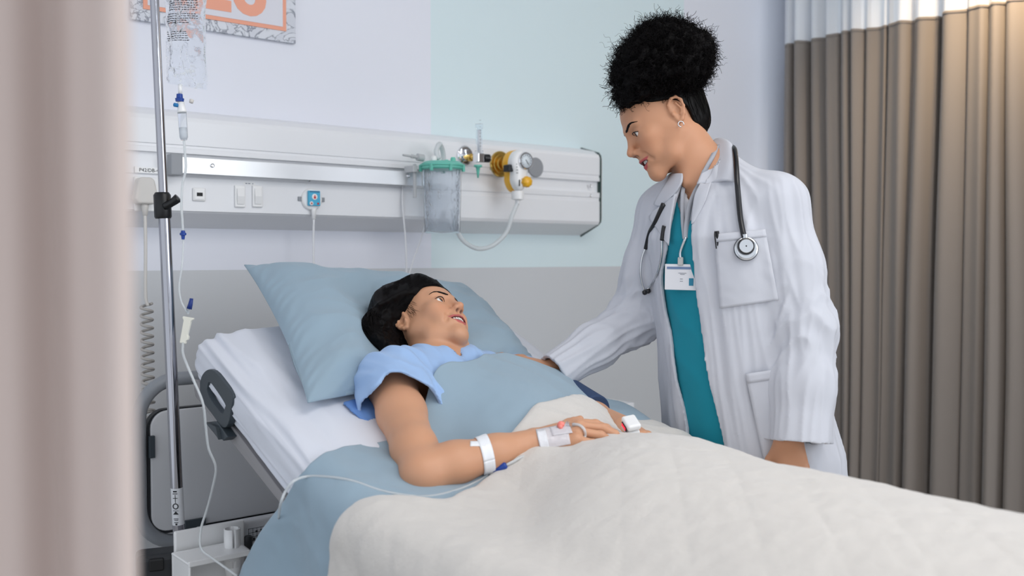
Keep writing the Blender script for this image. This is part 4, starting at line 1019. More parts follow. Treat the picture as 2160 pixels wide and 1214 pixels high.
def groom(name, f, c, R, s, seeds, flow, nst, step, rr, mt, parent, seed=1, lift=.0012, jit=.12):
    """hair strands laid along a sculpted surface, following a flow field given in head space"""
    rs = np.random.RandomState(seed); p = c+s*(seeds@R.T); N_ = len(p); path = []
    def proj(p):
        for _ in range(3):
            e = 1e-3; d = f(p); g = np.stack([(f(p+np.eye(3)[k]*e)-d)/e for k in range(3)], 1); g /= np.linalg.norm(g, axis=1, keepdims=True)+1e-9
            p = p-g*np.clip(d, -.02, .02)[:, None]
        return p, g
    p, g = proj(p); dj = rs.normal(size=(N_, 3))*jit; lf = lift*rs.uniform(.2, 2.0, N_)
    for k in range(nst):
        path.append(p+g*lf[:, None]); q = (p-c)@R/s
        v = flow(q)+dj; v = v@R.T; v = v-g*(v*g).sum(1)[:, None]; v /= np.linalg.norm(v, axis=1, keepdims=True)+1e-9
        p, g = proj(p+v*step)
    path = np.stack(path, 1)
    root = parent
    while root.parent is not None: root = root.parent
    path = path-ORG[root.name]; T = np.gradient(path, axis=1); T /= np.linalg.norm(T, axis=2, keepdims=True)+1e-9
    A = np.cross(T, [.3, .5, .8]); A /= np.linalg.norm(A, axis=2, keepdims=True)+1e-9; B = np.cross(T, A)
    rad_ = rr*np.minimum(1, np.minimum(np.arange(nst)+.3, (nst-np.arange(nst))*.5)/2)[None, :, None]
    ring = [path+rad_*(A*math.cos(a)+B*math.sin(a)) for a in (0, 2.094, 4.189)]
    V = np.stack(ring, 2).reshape(-1, 3); i = np.arange(N_)[:, None, None]; k = np.arange(nst-1)[None, :, None]; j = np.arange(3)[None, None, :]
    a_ = (i*nst+k)*3; q = np.stack([a_+j, a_+(j+1) % 3, a_+3+(j+1) % 3, a_+3+j], -1).reshape(-1, 4)
    me = bpy.data.meshes.new(name); me.from_pydata(V.tolist(), [], q.tolist()); me.materials.append(mt); me.polygons.foreach_set('use_smooth', [True]*len(me.polygons))
    o = bpy.data.objects.new(name, me); COL.objects.link(o); o.parent = parent; return o
def hair_cut(f, c, R, s, zs, ys, k=.006, nz=.003):
    def fn(p):
        q = (p-c)@R/s; yl = np.interp(q[:, 2], zs, ys)+nz*noise(q*np.array([90, 40, 90]), 3)
        return -(q[:, 1]-yl)*s*.75
    return f.fn(fn, c, .2, k, '-')
# ------------------------------------------------------------------ patient
pt = thing('person', (1.2, 1.6, .85), 'smiling dark haired person in pale blue gown lying back on the pillow, arm across lap', 'person', None)
PR = frame(cw(.659, .682, -.318), cw(-.316, .635, .705)); PC = P(904, 695.5, 2.18); PS = .925
fb = F()
PL = head(fb, PC, PR, PS, open_=1.0, smile=1.2, ears=(1, -1))
nb = P(925, 775, 2.10)
fb.chain([PL(0, -.015, -.030), P(908, 738, 2.14), nb], [.046, .043, .053], .014)
shR, shL = P(826, 812, 1.955), P(1100, 812, 2.27)
chest = (shR+shL)/2+np.array([0, -.06, -.035]); hipc = np.array([1.22, 1.28, .80])
fb.chain([nb+(shR-nb)*.2, shR], [.050, .046], .04); fb.chain([nb+(shL-nb)*.2, shL], [.050, .044], .04)
ftr = F(); ftr.ell(chest+np.array([0, 0, -.010]), (.150, .10, .056), .05); ftr.ell((chest+hipc)/2+np.array([0, 0, -.02]), (.135, .15, .060), .06); ftr.ell(hipc, (.15, .12, .055), .06)
def trunk(p):
    d = ftr(p); return np.maximum(d, p[:, 2]-Hc(p[:, 0], p[:, 1])+.014)
fb.fn(trunk, (chest+hipc)/2, .4, .02)
elR, wrR = P(893, 999, 1.695), P(1122, 930, 1.79)
m1 = shR+(elR-shR)*.35
fb.chain([shR, m1, shR+(elR-shR)*.75, elR], [.048, .045, .040, .0365], .02)
fd1 = wrR-elR
fb.chain([elR, elR+fd1*.28+np.array([0, 0, .003]), elR+fd1*.65, wrR], [.0365, .0375, .0315, .0235], .02, fl=(0, 0, 1), fa=1.05)
hy = P(1230, 908, 1.80)-wrR
handR = hand(fb, wrR+unit(fd1)*.008, unit(hy)+np.array([0, 0, .05]), unit([-.10, -.30, 1.0]), s=-1, sc=1.02, cl=[(.36, .30, .15), (.40, .32, .2), (.44, .34, .2), (.48, .36, .2)], thumb=(.3, -.4), spread=1.0)
# far arm
elL, wrL = P(1215, 872, 2.20), P(1316, 900, 1.98)
fb.chain([shL, (shL+elL)/2+np.array([.03, 0, -.01]), elL], [.044, .042, .037], .02)
fb.chain([elL, elL+(wrL-elL)*.4, wrL], [.036, .034, .023], .02)
hyL = P(1372, 936, 1.86)-wrL
handL = hand(fb, wrL, unit(hyL)+np.array([0, 0, .02]), unit([-.1, -.35, 1.0]), s=1, sc=.90, cl=[(.30, .40, .2), (.34, .42, .2), (.38, .45, .2), (.4, .45, .2)], thumb=(.0, .3))
hcol = head_color(PC, PR, PS, (204, 154, 122), (184, 92, 90), 1.0)
def pcol(V, N):
    c = hcol(V, N); n = noise(V*14, 2)[:, None]; return c*(1+.05*n)
body = sculpt('body', fb, (.75, 1.15, .72), (1.62, 2.02, 1.24), .0019, m_skin, pt, col=pcol, smooth=1, keep=1)
eyes(pt, PC, PR, PS, PR@unit([-.10, .98, .06]), mat('iris_brown', (58, 34, 22), .15, coat=.8)); brows(pt, PC, PR, PS, m_hair, fb); teeth(pt, PC, PR, PS, 1, .0045, .0012)
# hair
def pl2(*q): return PL(*q)
fh = F()
fh.ell(PL(0, -.014, .042), np.array([.083, .103, .090])*PS, .01, '+', PR)
fh.chain([P(900, 612, 2.26), P(878, 622, 2.22), P(832, 652, 2.18), P(822, 690, 2.12)], [.024, .038, .046, .050], .03)
fh.ell(PL(0, -.045, .0), np.array([.078, .072, .085])*PS, .02, '+', PR)
fh.chain([PL(.058, -.045, .0), PL(.056, -.055, -.045), P(852, 742, 2.06), P(860, 776, 2.05)], [.046, .044, .036, .024], .02)
fh.chain([PL(.035, -.080, .02), P(812, 700, 2.10), P(838, 752, 2.08)], [.055, .048, .030], .02)
fh.chain([PL(-.065, -.035, -.02), P(965, 715, 2.22), P(985, 742, 2.22), P(992, 762, 2.22)], [.040, .034, .024, .010], .02)
hair_cut(fh, PC, PR, PS, [-.20, -.12, -.06, -.03, -.015, .005, .02, .035, .05, .064, .074, .084], [-.005, -.018, -.036, -.038, -.036, -.028, -.010, .018, .042, .064, .30, .30])
def hd_(p):
    q = (p-PC)@PR
    a = np.arctan2(q[:, 0], q[:, 2]+.02); k = np.stack([a*7+q[:, 1]*18, q[:, 1]*9, q[:, 2]*5], 1)
    s_ = np.stack([q[:, 0]*60+q[:, 2]*16, q[:, 1]*85, q[:, 2]*14+q[:, 0]*10], 1)
    return .0026*ridge(s_, 4)+.0050*ridge(np.stack([q[:, 0]*13+q[:, 2]*8, q[:, 1]*16, q[:, 2]*9], 1), 9)-.001
fh.disp = hd_
ho = sculpt('hair', fh, (.9, 1.5, .88), (1.5, 2.12, 1.26), .0024, m_hair, pt, smooth=1, keep=2)
rs = np.random.RandomState(4); hv = np.zeros(len(ho.data.vertices)*3, 'f4'); ho.data.vertices.foreach_get('co', hv); hv = hv.reshape(-1, 3)+ORG[pt.name]
sd = (hv[rs.choice(len(hv), 9000, replace=False)]-PC)@PR/PS
lng = PR.T@(P(872, 790, 2.03)-PC)/PS; lng2 = PR.T@(P(994, 775, 2.20)-PC)/PS
def pflow(q):
    v = np.zeros_like(q); v[:, 1] = -.9; v[:, 2] = -.35; v[:, 0] = np.sign(q[:, 0])*.25
    t = np.where(q[:, :1] > -.02, lng-q, lng2-q); t /= np.linalg.norm(t, axis=1, keepdims=True); w = sm(-q[:, 1]*.7-q[:, 2], -.04, .07)[:, None]; v = v*(1-w)+t*w
    return v+.25*np.stack([noise(q*30, 1), noise(q*30, 2), noise(q*30, 3)], 1)
fh2 = F(); fh2.it = fh.it
groom('hair_strands', fh2, PC, PR, PS, sd, pflow, 16, .006, .00065, m_hair, pt, 2, lift=.0012)
sd = np.stack([np.full(36, .071), rs.uniform(.006, .030, 36), rs.uniform(.008, .044, 36)], 1); fbs = F(); fbs.it = list(fb.it)
groom('sideburn', fbs, PC, PR, PS, sd, lambda q: np.tile([0, .35, -1.], (len(q), 1)), 9, .0026, .00022, m_hair, pt, 5, lift=.0004, jit=.3)
# gown
fg = F()
gt = lambda a, b: a+(b-a)
upd = unit(elR-shR)
fg.chain([shR+np.array([.03, .01, 0]), shR, shR+upd*.06, shR+upd*.13], [.056, .060, .066, .074], .02)
fg.cap(nb+(shR-nb)*.15+np.array([0, -.019, -.017]), nb+(shL-nb)*.15+np.array([0, -.019, -.017]), .059, .059, .02)
fg.chain([nb+(shR-nb)*.35, shR], [.055, .058], .04); fg.chain([nb+(shL-nb)*.3, shL, shL+unit(elL-shL)*.1], [.055, .056, .066], .04)
fg.ell(chest+np.array([0, .01, -.012]), (.172, .125, .066), .05); fg.ell((shR+chest)/2+np.array([0, 0, -.010]), (.09, .09, .066), .04)
fg.fn(lambda p: trunk(p)-.007, (chest+hipc)/2, .4, .02)
def gdisp(p):
    q = p-shR; t = q@upd; return .0055*ridge(np.stack([p[:, 0]*16+p[:, 2]*8, p[:, 1]*9, p[:, 2]*14], 1), 5)+.0035*ridge(np.stack([p[:, 0]*30, t*8, p[:, 2]*26], 1), 6)
fg.disp = gdisp
def shellf(f, th):
    g = F(); g.it = [('+', (lambda p: np.maximum(f(p, p.mean(0), .05), -(f(p, p.mean(0), .05)+th))), 1e-4, np.zeros(3), 99)]
    return g
def gown(p):
    r = np.linalg.norm(p.max(0)-p.min(0))/2+.03; d = fg(p, p.mean(0), r) if len(p) < 6000 else fg(p)
    d = np.maximum(d, -(d+.0065))
    # neck opening
    nk = nb+np.array([0, 0, 0]); ax = unit(PL(0, -.02, -.05)-nb); q = p-(nk-ax*.002)
    t = q@ax; rr_ = np.linalg.norm(q-t[:, None]*ax, axis=1); d = np.maximum(d, -np.maximum(rr_-.0585, -t-.03))
    # sleeve end
    t = (p-shR)@unit(upd+np.array([-.15, 0, 0])); near = np.linalg.norm(p-(shR+upd*.09), axis=1) < .17; lim = .085+.008*np.sin((p[:, 0]+p[:, 2])*60)
    d = np.where(near & (t > lim-.05), np.maximum(d, t-lim), d)
    return d
gg = F(); gg.it = [('+', gown, 1e-4, chest, 9)]
m_gown = mat('gown_blue', (156, 186, 226), .85, sheen=.15, bump=[('noise', 800, .25, .0006)])
sculpt('gown', gg, (.78, 1.12, .70), (1.62, 2.02, 1.10), .0026, m_gown, pt, smooth=2)
# gown tail lying on the mattress behind the arm
def patch(rows, k=6, lift=0):
    g = np.array([spline(np.array(r, float), k) for r in rows]); g = np.array([spline(g[:, j], k) for j in range(g.shape[1])]); return g.transpose(1, 0, 2)
tl = [[P(724, 849, 1.90), P(735, 858, 1.885), P(742, 866, 1.875), P(760, 880, 1.865)],
      [P(755, 842, 1.93), P(762, 852, 1.91), P(772, 868, 1.885), P(785, 893, 1.865)],
      [P(790, 838, 1.95), P(800, 850, 1.93), P(806, 872, 1.90), P(812, 902, 1.87)]]
MB().grid(patch(tl)+np.random.RandomState(1).normal(size=(13, 19, 3))*.0004).build('gown_tail', mat('gown_trim', (106, 146, 208), .85), pt, fix=False, solid=.004)
# ------------------------------------------------------------------ sheet and quilt lie over the patient
_gx, _gy = np.linspace(.95, 1.66, 60), np.linspace(1.10, 1.74, 56)
_X, _Y = np.meshgrid(_gx, _gy, indexing='ij'); _top = np.zeros_like(_X); _p = np.stack([_X.ravel(), _Y.ravel(), np.zeros(_X.size)], 1)
_z = np.full(_X.size, .70); _fp = F(); _fp.it = list(fg.it); _fq = F(); _fq.it = list(ftr.it)
for z in np.linspace(.74, 1.06, 80):
    q = _p.copy(); q[:, 2] = z; ins = np.minimum(_fp(q), _fq(q)) < 0; _z[ins] = z
_E = np.clip(_z.reshape(_X.shape)+.013-Hc(_X, _Y), 0, .12)*sm(_X, 1.0, 1.10)*(1-sm(_X, 1.50, 1.62))*sm(_Y, 1.40, 1.58)
for _ in range(14):
    q = np.pad(_E, 1, mode='edge'); _E = np.maximum(_E, 0)*.4+.15*(q[:-2, 1:-1]+q[2:, 1:-1]+q[1:-1, :-2]+q[1:-1, 2:])
def Ex(x, y):
    x = np.asarray(x, float)+0*np.asarray(y, float); y = np.asarray(y, float)
    a = np.clip((x-_gx[0])/(_gx[1]-_gx[0]), 0, len(_gx)-1.001); b = np.clip((y-_gy[0])/(_gy[1]-_gy[0]), 0, len(_gy)-1.001); i = a.astype(int); j = b.astype(int); a -= i; b -= j
    r = (1-a)*(1-b)*_E[i, j]+a*(1-b)*_E[i+1, j]+(1-a)*b*_E[i, j+1]+a*b*_E[i+1, j+1]
    return r
Hc0 = Hc
def Hc(x, y): return Hc0(x, y)+Ex(x, y)
def cover_grid(us, ylo, yhi, nv, off, drop, seed, wr, fl=0, flare=None):
    """us: arc coordinate across (0 near hem .. top .. far hem); rows run from yhi (towards head) to ylo"""
    R = .055; q4 = R*math.pi/2; top0 = drop+q4; wtop = (XF-R)-(XN+R)
    U = us; out = np.zeros((len(U), nv, 3)); N = np.zeros_like(out)
    for i, u in enumerate(U):
        if u < drop: x, dz, nx, nz_ = XN, -R-(drop-u), -1, 0
        elif u < top0: a = (u-drop)/R; x, dz, nx, nz_ = XN+R-R*math.cos(a), -R+R*math.sin(a), -math.cos(a), math.sin(a)
        elif u < top0+wtop: x, dz, nx, nz_ = XN+R+(u-top0), 0, 0, 1
        elif u < top0+wtop+q4: a = (u-top0-wtop)/R; x, dz, nx, nz_ = XF-R+R*math.sin(a), -R+R*math.cos(a), math.sin(a), math.cos(a)
        else: x, dz, nx, nz_ = XF, -R-(u-top0-wtop-q4), 1, 0
        y0, y1 = ylo(x, dz), yhi(x, dz); y = y1+(y0-y1)*np.linspace(0, 1, nv)
        h = Hc(np.full(nv, np.clip(x, XN+R, XF-R)), y)
        dep = np.clip(-dz-R, 0, None)
        p = np.stack([np.full(nv, u*1.0), y, np.zeros(nv)], 1)
        w = wr(p, dep)
        fold = fl*sm(dep, 0, .2)*np.sin(y*26+2.5*noise(np.stack([y*4, np.full(nv, dep*2.0), np.zeros(nv)], 1), seed)+seed)
        out[i, :, 0] = x+nx*(w+off+fold)-(.02*sm(dep, 0, .3) if x < 1 else 0)
        out[i, :, 1] = y
        out[i, :, 2] = h+dz+nz_*(w+off)
    return out
def wr_sheet(p, dep):
    return .0060*ridge(p*[5, 3.5, 1], 11)+.0045*ridge(p*[9, 7, 1]+p[:, [1, 0, 2]]*[4, 3, 0], 12)+.0015*noise(p*30, 3)
def wr_quilt(p, dep):
    c = p[:, 0]*.707+p[:, 1]*.707; d = p[:, 0]*.707-p[:, 1]*.707
    qd = .0026*(np.minimum(np.abs((c/.085) % 1-.5), np.abs((d/.085) % 1-.5))*2)**.4
    nearb = np.exp(-((p[:, 1]-1.38)/.16)**2)
    return qd+.0045*ridge(p*[3.5, 4.5, 1], 21)*(.5+nearb)+.0030*ridge(p*[11, 9, 1]+noise(p*6, 2)[:, None]*.8, 22)*(.35+nearb)+.0012*noise(p*45, 5)
fqx = [.70, .79, .84, .90, .95, 1.0, 1.06, 1.12, 1.2, 1.3, 1.40, 1.48, 1.56, 1.7]; fqy = [1.39, 1.385, 1.345, 1.300, 1.305, 1.335, 1.365, 1.395, 1.430, 1.450, 1.475, 1.490, 1.48, 1.45]
ysx = [.70, .78, .84, .93, 1.0, 1.06, 1.11, 1.18, 1.25, 1.33, 1.42, 1.5, 1.57, 1.7]; ysy = [1.535, 1.535, 1.538, 1.54, 1.545, 1.565, 1.595, 1.622, 1.648, 1.665, 1.655, 1.62, 1.58, 1.52]
fq = lambda x: float(sint(x, fqx, fqy)); ys_ = lambda x: float(sint(x, ysx, ysy))
dpn = .30
us = np.linspace(0, dpn+.0864+(XF-XN-.11)+.0864+.25, 260)
sheet_hi = lambda x, dz: ys_(x)+(.9*max(0, -dz-.02) if x < 1 else 0)*.75+.008*math.sin(x*30)
sheet_lo = lambda x, dz: fq(x)-.07+(.12*max(0, -dz-.03) if x < 1 else 0)
G = cover_grid(us, sheet_lo, sheet_hi, 110, .000, dpn, 3, wr_sheet, .007)
# rolled top edge
ro = MB(); ro.grid(G)
cv = ro.build('bed_sheet', m_blue, fix=False, solid=.004)
setp(cv, 'blue grey sheet folded down over patient chest, spilling over the near bed edge', 'sheet')
G0 = G
dq = .42; R4 = .0864
us = np.linspace(0, dq+R4+(XF-XN-.11)+R4+.35, 330)
qhi = lambda x, dz: fq(x)+(.14*max(0, -dz-.03) if x < 1 else 0)+.004*math.sin(x*47)
G = cover_grid(us, lambda x, dz: .035, qhi, 400, .010, dq, 8, wr_quilt, .010)
e_ = np.exp(-np.arange(G.shape[1])/2.2)[None, :]; G[:, :, 2] -= .008*e_*1.0
G[:, 0, 2] -= .004
m = MB(); m.grid(G)
qt = m.build('quilt', m_quilt, fix=False, solid=.008)
setp(qt, 'cream quilted bedspread over patient legs, filling the lower right of the bed', 'quilt')
from mathutils.bvhtree import BVHTree
def tree(o):
    off = np.array(o.location); v = np.zeros(len(o.data.vertices)*3, 'f4'); o.data.vertices.foreach_get('co', v)
    return BVHTree.FromPolygons((v.reshape(-1, 3)+off).tolist(), [tuple(f.vertices) for f in o.data.polygons])
_tr = [tree(cv), tree(qt)]
def onbed(px, py, off=.010):
    d = FW+(px-1080)/FPX*_r+(607-py)/FPX*UPV; best = None
    for t in _tr:
        h = t.ray_cast(Vector(CAM), Vector(d).normalized())
        if h[0] is not None and (best is None or h[3] < best[1]): best = (np.array(h[0]), h[3])
    if best is None: return P(px, py, 1.65)
    return best[0]-unit(d)*off
# ------------------------------------------------------------------ doctor
dr = thing('person', (1.85, 1.35, .0), 'standing person with curly black updo, white coat over teal scrubs, leaning over the bed', 'person')
DR = frame(cw(-.875, -.469, -.119), cw(-.481, .870, .106)); DC = P(1405, 262, 2.19); DS = .965
fwd = unit(-.74*_r-.67*_a); rgt = np.cross(fwd, [0, 0, 1.])
cz_ = np.array([.40, .77, .92, 1.136, 1.33, 1.42]); cp_ = np.array([P(1586, 950, 2.20), P(1584, 950, 2.20), P(1558, 800, 2.19), P(1536, 600, 2.18), P(1512, 420, 2.17), P(1496, 360, 2.17)])[:, :2]
TZ = [.30, .48, .60, .76, .92, 1.03, 1.14, 1.24, 1.33, 1.365, 1.40, 1.43]
TW = [.225, .225, .220, .210, .192, .186, .186, .180, .150, .125, .075, .05]
TD = [.170, .170, .165, .158, .145, .140, .142, .138, .102, .082, .055, .04]
def tuv(p):
    c0 = np.interp(p[:, 2], cz_, cp_[:, 0]); c1 = np.interp(p[:, 2], cz_, cp_[:, 1])
    q0, q1 = p[:, 0]-c0, p[:, 1]-c1
    return q0*rgt[0]+q1*rgt[1], q0*fwd[0]+q1*fwd[1]
def torso(inset=0):
    def fn(p):
        u, v = tuv(p); w = np.interp(p[:, 2], TZ, TW)-inset; d = np.interp(p[:, 2], TZ, TD)-inset
        k = np.sqrt((u/w)**2+(v/d)**2); g = np.sqrt((u/w**2)**2+(v/d**2)**2)+1e-6
        e = np.maximum(k*(k-1)/g*.95, p[:, 2]-1.425+inset); return np.maximum(e, .30-p[:, 2])
    return fn
TC = np.array([*cp_[3], .86])
sR, sL = P(1402, 446, 2.28), P(1640, 428, 2.07)
eR, wR = P(1334, 676, 2.33), P(1160, 780, 2.232)
eL, wL = P(1700, 690, 2.03), P(1664, 925, 1.985)
nk = P(1494, 372, 2.17)
# skin: head, neck, trunk, arms and hands in one surface
fd_ = F()
DL = head(fd_, DC, DR, DS, open_=1.05, smile=1.0, ears=(1, -1))
fd_.chain([DL(0, -.020, -.020), P(1462, 322, 2.18), nk], [.050, .047, .054], .016)
fd_.cap(DL(-.035, -.03, -.05), P(1448, 385, 2.13), .012, .010, .03)
fd_.fn(torso(.034), TC, .62, .03)
fd_.chain([nk, sR], [.046, .038], .04).chain([nk, sL], [.046, .038], .04)
fd_.chain([sR, eR], [.046, .036], .02).chain([eR, eR+(wR-eR)*.35, wR], [.035, .033, .0225], .02)
fd_.chain([sL, eL], [.046, .036], .02).chain([eL, eL+(wL-eL)*.35, wL], [.036, .036, .025], .02)
hR = hand(fd_, wR, P(1036, 742, 2.215)-wR, unit([-.25, -.15, 1]), s=-1, sc=.95, cl=[(.10, .18, .1), (.12, .2, .1), (.15, .2, .12), (.2, .22, .15)], thumb=(.2, 0))
hL = hand(fd_, wL, unit(cw(.14, -1, .06)), cw(.10, .02, -1), s=1, sc=.96, cl=[(.5, .8, .5), (.55, .85, .5), (.6, .9, .5), (.62, .9, .5)], thumb=(-.3, .6))
dcol_ = head_color(DC, DR, DS, (197, 146, 114), (184, 84, 84), 1.05)
def dcol(V, N): return dcol_(V, N)*(1+.05*noise(V*14, 2)[:, None])
sculpt('body', fd_, (1.1, 1.1, .60), (2.25, 1.95, 1.66), .0019, m_skin, dr, col=dcol, keep=1)
eyes(dr, DC, DR, DS, DR@unit([.10, .95, -.10]), mat('iris_brown', (58, 34, 22), .15, coat=.8)); brows(dr, DC, DR, DS, m_hair, fd_); teeth(dr, DC, DR, DS, 1)
# hair: smooth sides swept up into a curly puff
fk = F()
fk.ell(DL(0, -.016, .038), np.array([.0785, .0985, .084])*DS, .01, '+', DR)
fk.ell(DL(0, -.050, -.012), np.array([.060, .052, .055])*DS, .02, '+', DR)
fk.ell(DL(0, -.02, .095), np.array([.070, .085, .05])*DS, .03, '+', DR)
hair_cut(fk, DC, DR, DS, [-.12, -.075, -.055, -.04, -.02, 0, .02, .034, .042, .052, .062, .072, .080], [-.09, -.075, -.055, -.044, -.040, -.040, -.030, -.010, .012, .034, .046, .060, .30], .005, .004)
fk2 = F(); fk2.it = list(fk.it)
fk.disp = lambda p: .0016*ridge(((p-DC)@DR)*np.array([70, 60, 10]), 4)
sculpt('hair_sides', fk, DC-.16, DC+.16, .002, m_hairl, dr, keep=1)
rs = np.random.RandomState(8); n_ = rs.normal(size=(3600, 3)); n_ /= np.linalg.norm(n_, axis=1, keepdims=True)
sd = np.array([0, -.018, .03])+n_*np.array([.08, .1, .088]); yl = np.interp(sd[:, 2], [-.075, -.04, 0, .034, .052, .072], [-.075, -.044, -.040, -.010, .034, .058]); sd = sd[sd[:, 1] < yl-.002]
PUF = P(1398, 138, 2.17); pq = (PUF-DC)@DR/DS
def dflow(q):
    v = np.array([0, pq[1]-.01, .115])-q; v /= np.linalg.norm(v, axis=1, keepdims=True); return v+.12*np.stack([noise(q*40, 1), noise(q*40, 2), noise(q*40, 3)], 1)
groom('swept_hair', fk2, DC, DR, DS, sd, dflow, 12, .0065, .0008, m_hairl, dr, 2, lift=.0010, jit=.06)
fp = F()
axp = np.stack([_r, -FW, UPV], 1)
fp.ell(PUF, (.098, .098, .078), .02, '+', axp)
fp.ell(P(1345, 165, 2.16), (.050, .070, .052), .03, '+', axp).ell(P(1455, 110, 2.18), (.048, .065, .045), .03, '+', axp).ell(P(1400, 85, 2.18), (.052, .06, .040), .03, '+', axp)
fp.ell(P(1325, 205, 2.16), (.022, .045, .022), .02, '+', axp)
fp.disp = lambda p: .008*noise(p*55, 3)+.005*noise(p*120, 7)+.006*ridge(p*38, 5)
sculpt('hair_puff', fp, PUF-.19, PUF+.19, .0035, m_hair, dr, smooth=0)
fp2 = F(); fp2.it = list(fp.it)
n_ = rs.normal(size=(9500, 3)); n_ /= np.linalg.norm(n_, axis=1, keepdims=True); pts = PUF+n_*.17
for _ in range(14):
    d = fp2(pts); pts = pts-n_*np.clip(d, -.02, .02)[:, None]*.9
g = (pts-PUF); keep_ = ((pts-DC)@DR)[:, 2] > .03; pts, n2 = pts[keep_], n_[keep_]
curly('curls', pts-n2*.008, n2+rs.normal(size=n2.shape)*.45, rs.uniform(.012, .027, len(pts)), rs.uniform(.0005, .0009, len(pts)), m_hair, dr, 9, coil=.0034, turns=2.6, n=18)
fly = rs.choice(len(pts), 420, replace=False)
curly('stray_curls', pts[fly], n2[fly]+rs.normal(size=(420, 3))*.4, rs.uniform(.016, .030, 420), np.full(420, .00038), m_hair, dr, 10, coil=.0040, turns=3.2, n=30)
# ---- coat
fT = F(); fA = F()
fT.fn(torso(0), TC, .65, .03)
fT.chain([nk+(sR-nk)*.25, sR], [.048, .056], .035).chain([nk+(sL-nk)*.25, sL], [.048, .056], .035)
dRu, dRf, dLu, dLf = unit(eR-sR), unit(wR-eR), unit(eL-sL), unit(wL-eL)
cR, cL = P(1168, 786, 2.222), P(1690, 932, 1.985)
fA.chain([sR, (sR+eR)/2, eR, (eR+cR)/2, cR+unit(cR-eR)*.06], [.058, .056, .054, .049, .043], .025)
fA.chain([sL, (sL+eL)/2, eL, (eL+cL)/2, cL+unit(cL-eL)*.06], [.060, .059, .057, .058, .064], .02)
fc = F(); fc.it = list(fT.it)+[(op, fn_, .03, c_, r_) for op, fn_, k_, c_, r_ in fA.it]
def along(p, a, b):
    ab = b-a; t = (p-a)@ab/ab.dot(ab); r_ = np.linalg.norm(p-(a+np.clip(t, 0, 1)[:, None]*ab), axis=1); return t, r_
def crease(q, seed, s=1.6):
    n = noise(q, seed); return 1-2*np.minimum(1, np.abs(n)*s)**.8
def cdisp(p):
    u, v = tuv(p); z = p[:, 2]; z1 = np.zeros(len(p))
    th_ = np.arctan2(u, v)
    d = .0045*crease(np.stack([th_*2.6+z*1.5, z*1.3, z1], 1), 31)*(.5+sm(1.1-z, 0, .4))+.0022*crease(np.stack([th_*6, z*3.2+th_, z1], 1), 32)
    wa = 0
    for a, b, sd_ in ((sR, eR, 1), (eR, cR, 2), (sL, eL, 3), (eL, cL, 4)):
        t, r_ = along(p, a, b); w = np.exp(-(np.clip(r_-.064, 0, 1)/.012)**2)*np.exp(-(np.abs(t-np.clip(t, 0, 1))*np.linalg.norm(b-a)/.035)**2); wa = np.maximum(wa, w)
        ax = unit(b-a); u1 = unit(np.cross(ax, FW)); u2 = np.cross(ax, u1); q = p-a; an = np.arctan2(q@u1, q@u2); tt = t*np.linalg.norm(b-a)
        jn = np.clip(1-t if sd_ in (1, 3) else t, 0, 1); el = np.exp(-(jn/.38)**2)
        sp_ = np.stack([np.cos(an)*1.1+tt*3, np.sin(an)*1.1, tt*17+np.cos(an)*1.2], 1)
        lo_ = np.stack([np.cos(an)*2.2, np.sin(an)*2.2+tt*2, tt*5], 1)
        d = d*(1-w)+w*(.0062*el*crease(sp_, 40+sd_, 1.4)+.0034*crease(lo_, 50+sd_, 1.4))
    d = d+.0040*np.exp(-((z-1.25)/.08)**2)*sm(np.abs(u), .05, .13)*crease(np.stack([u*10+z*9, v*8, z*5-u*5], 1), 60)*(1-wa)
    return d
rb_ = [hit(fc, *q) [0] for q in [(1506, 350), (1484, 400), (1468, 440), (1461, 480), (1465, 560), (1481, 700), (1501, 820), (1528, 935), (1548, 1050), (1570, 1180)]]
lb_ = [hit(fc, *q) [0] for q in [(1444, 372), (1428, 420), (1416, 470), (1404, 530), (1397, 585), (1404, 650), (1425, 780), (1451, 915), (1475, 1030), (1500, 1180)]]
def zu(L_):
    L_ = np.array(L_); u, v = tuv(L_); o = np.argsort(L_[:, 2]); return L_[o, 2], u[o]
rbz, rbu = zu(rb_); lbz, lbu = zu(lb_)
def umin(z): return np.interp(z, rbz, rbu)
def umax(z): return np.interp(z, lbz, lbu)
cto = torso(0)
def coat(p):
    r = np.linalg.norm(p.max(0)-p.min(0))/2; small = len(p) < 6000
    d = fc(p, p.mean(0), r+.03) if small else fc(p)
    u, v = tuv(p); z = p[:, 2]; lo, hi = umin(z), umax(z)
    if small:
        e = np.where(v > 0, np.minimum(np.abs(u-lo), np.abs(u-hi)), 1); d = d-cdisp(p)-.0018*(1-sm(e, .030, .033))
        d = d-.004*np.exp(-(e/.010)**2)*(v > 0)*np.sin(z*34+1)*.5
    d = np.maximum(d, -(d+.009))
    # front opening, neck hole, cuffs, hem
    op_ = np.maximum(np.maximum(u-hi, lo-u), -v+.01); d = np.maximum(d, -op_*.8)
    ax = unit(P(1462, 322, 2.18)-nk); q = p-nk; t = q@ax; rr_ = np.linalg.norm(q-t[:, None]*ax, axis=1); d = np.maximum(d, -np.maximum(rr_-.071, -t-.03))
    a = unit(cR-eR); t = (p-cR)@a; d = np.where(np.linalg.norm(p-cR, axis=1) < .14, np.maximum(d, t), d)
    a = unit(cL-eL+np.array([0, 0, -.12])); t = (p-cL)@a; rr_ = np.linalg.norm(p-cL-t[:, None]*a, axis=1)
    if ((rr_ < .14) & (t > -.02) & (t < .2)).any():
        dt = cto(p)
        if small: dt = dt-cdisp(p)
        dt = np.maximum(np.maximum(dt, -(dt+.009)), -op_*.8); d = np.where((rr_ < .12) & (t > 0) & (t < .16), dt, d)
    return np.maximum(d, .47-z)
cf = F(); cf.it = [('+', coat, 1e-4, TC, 9)]
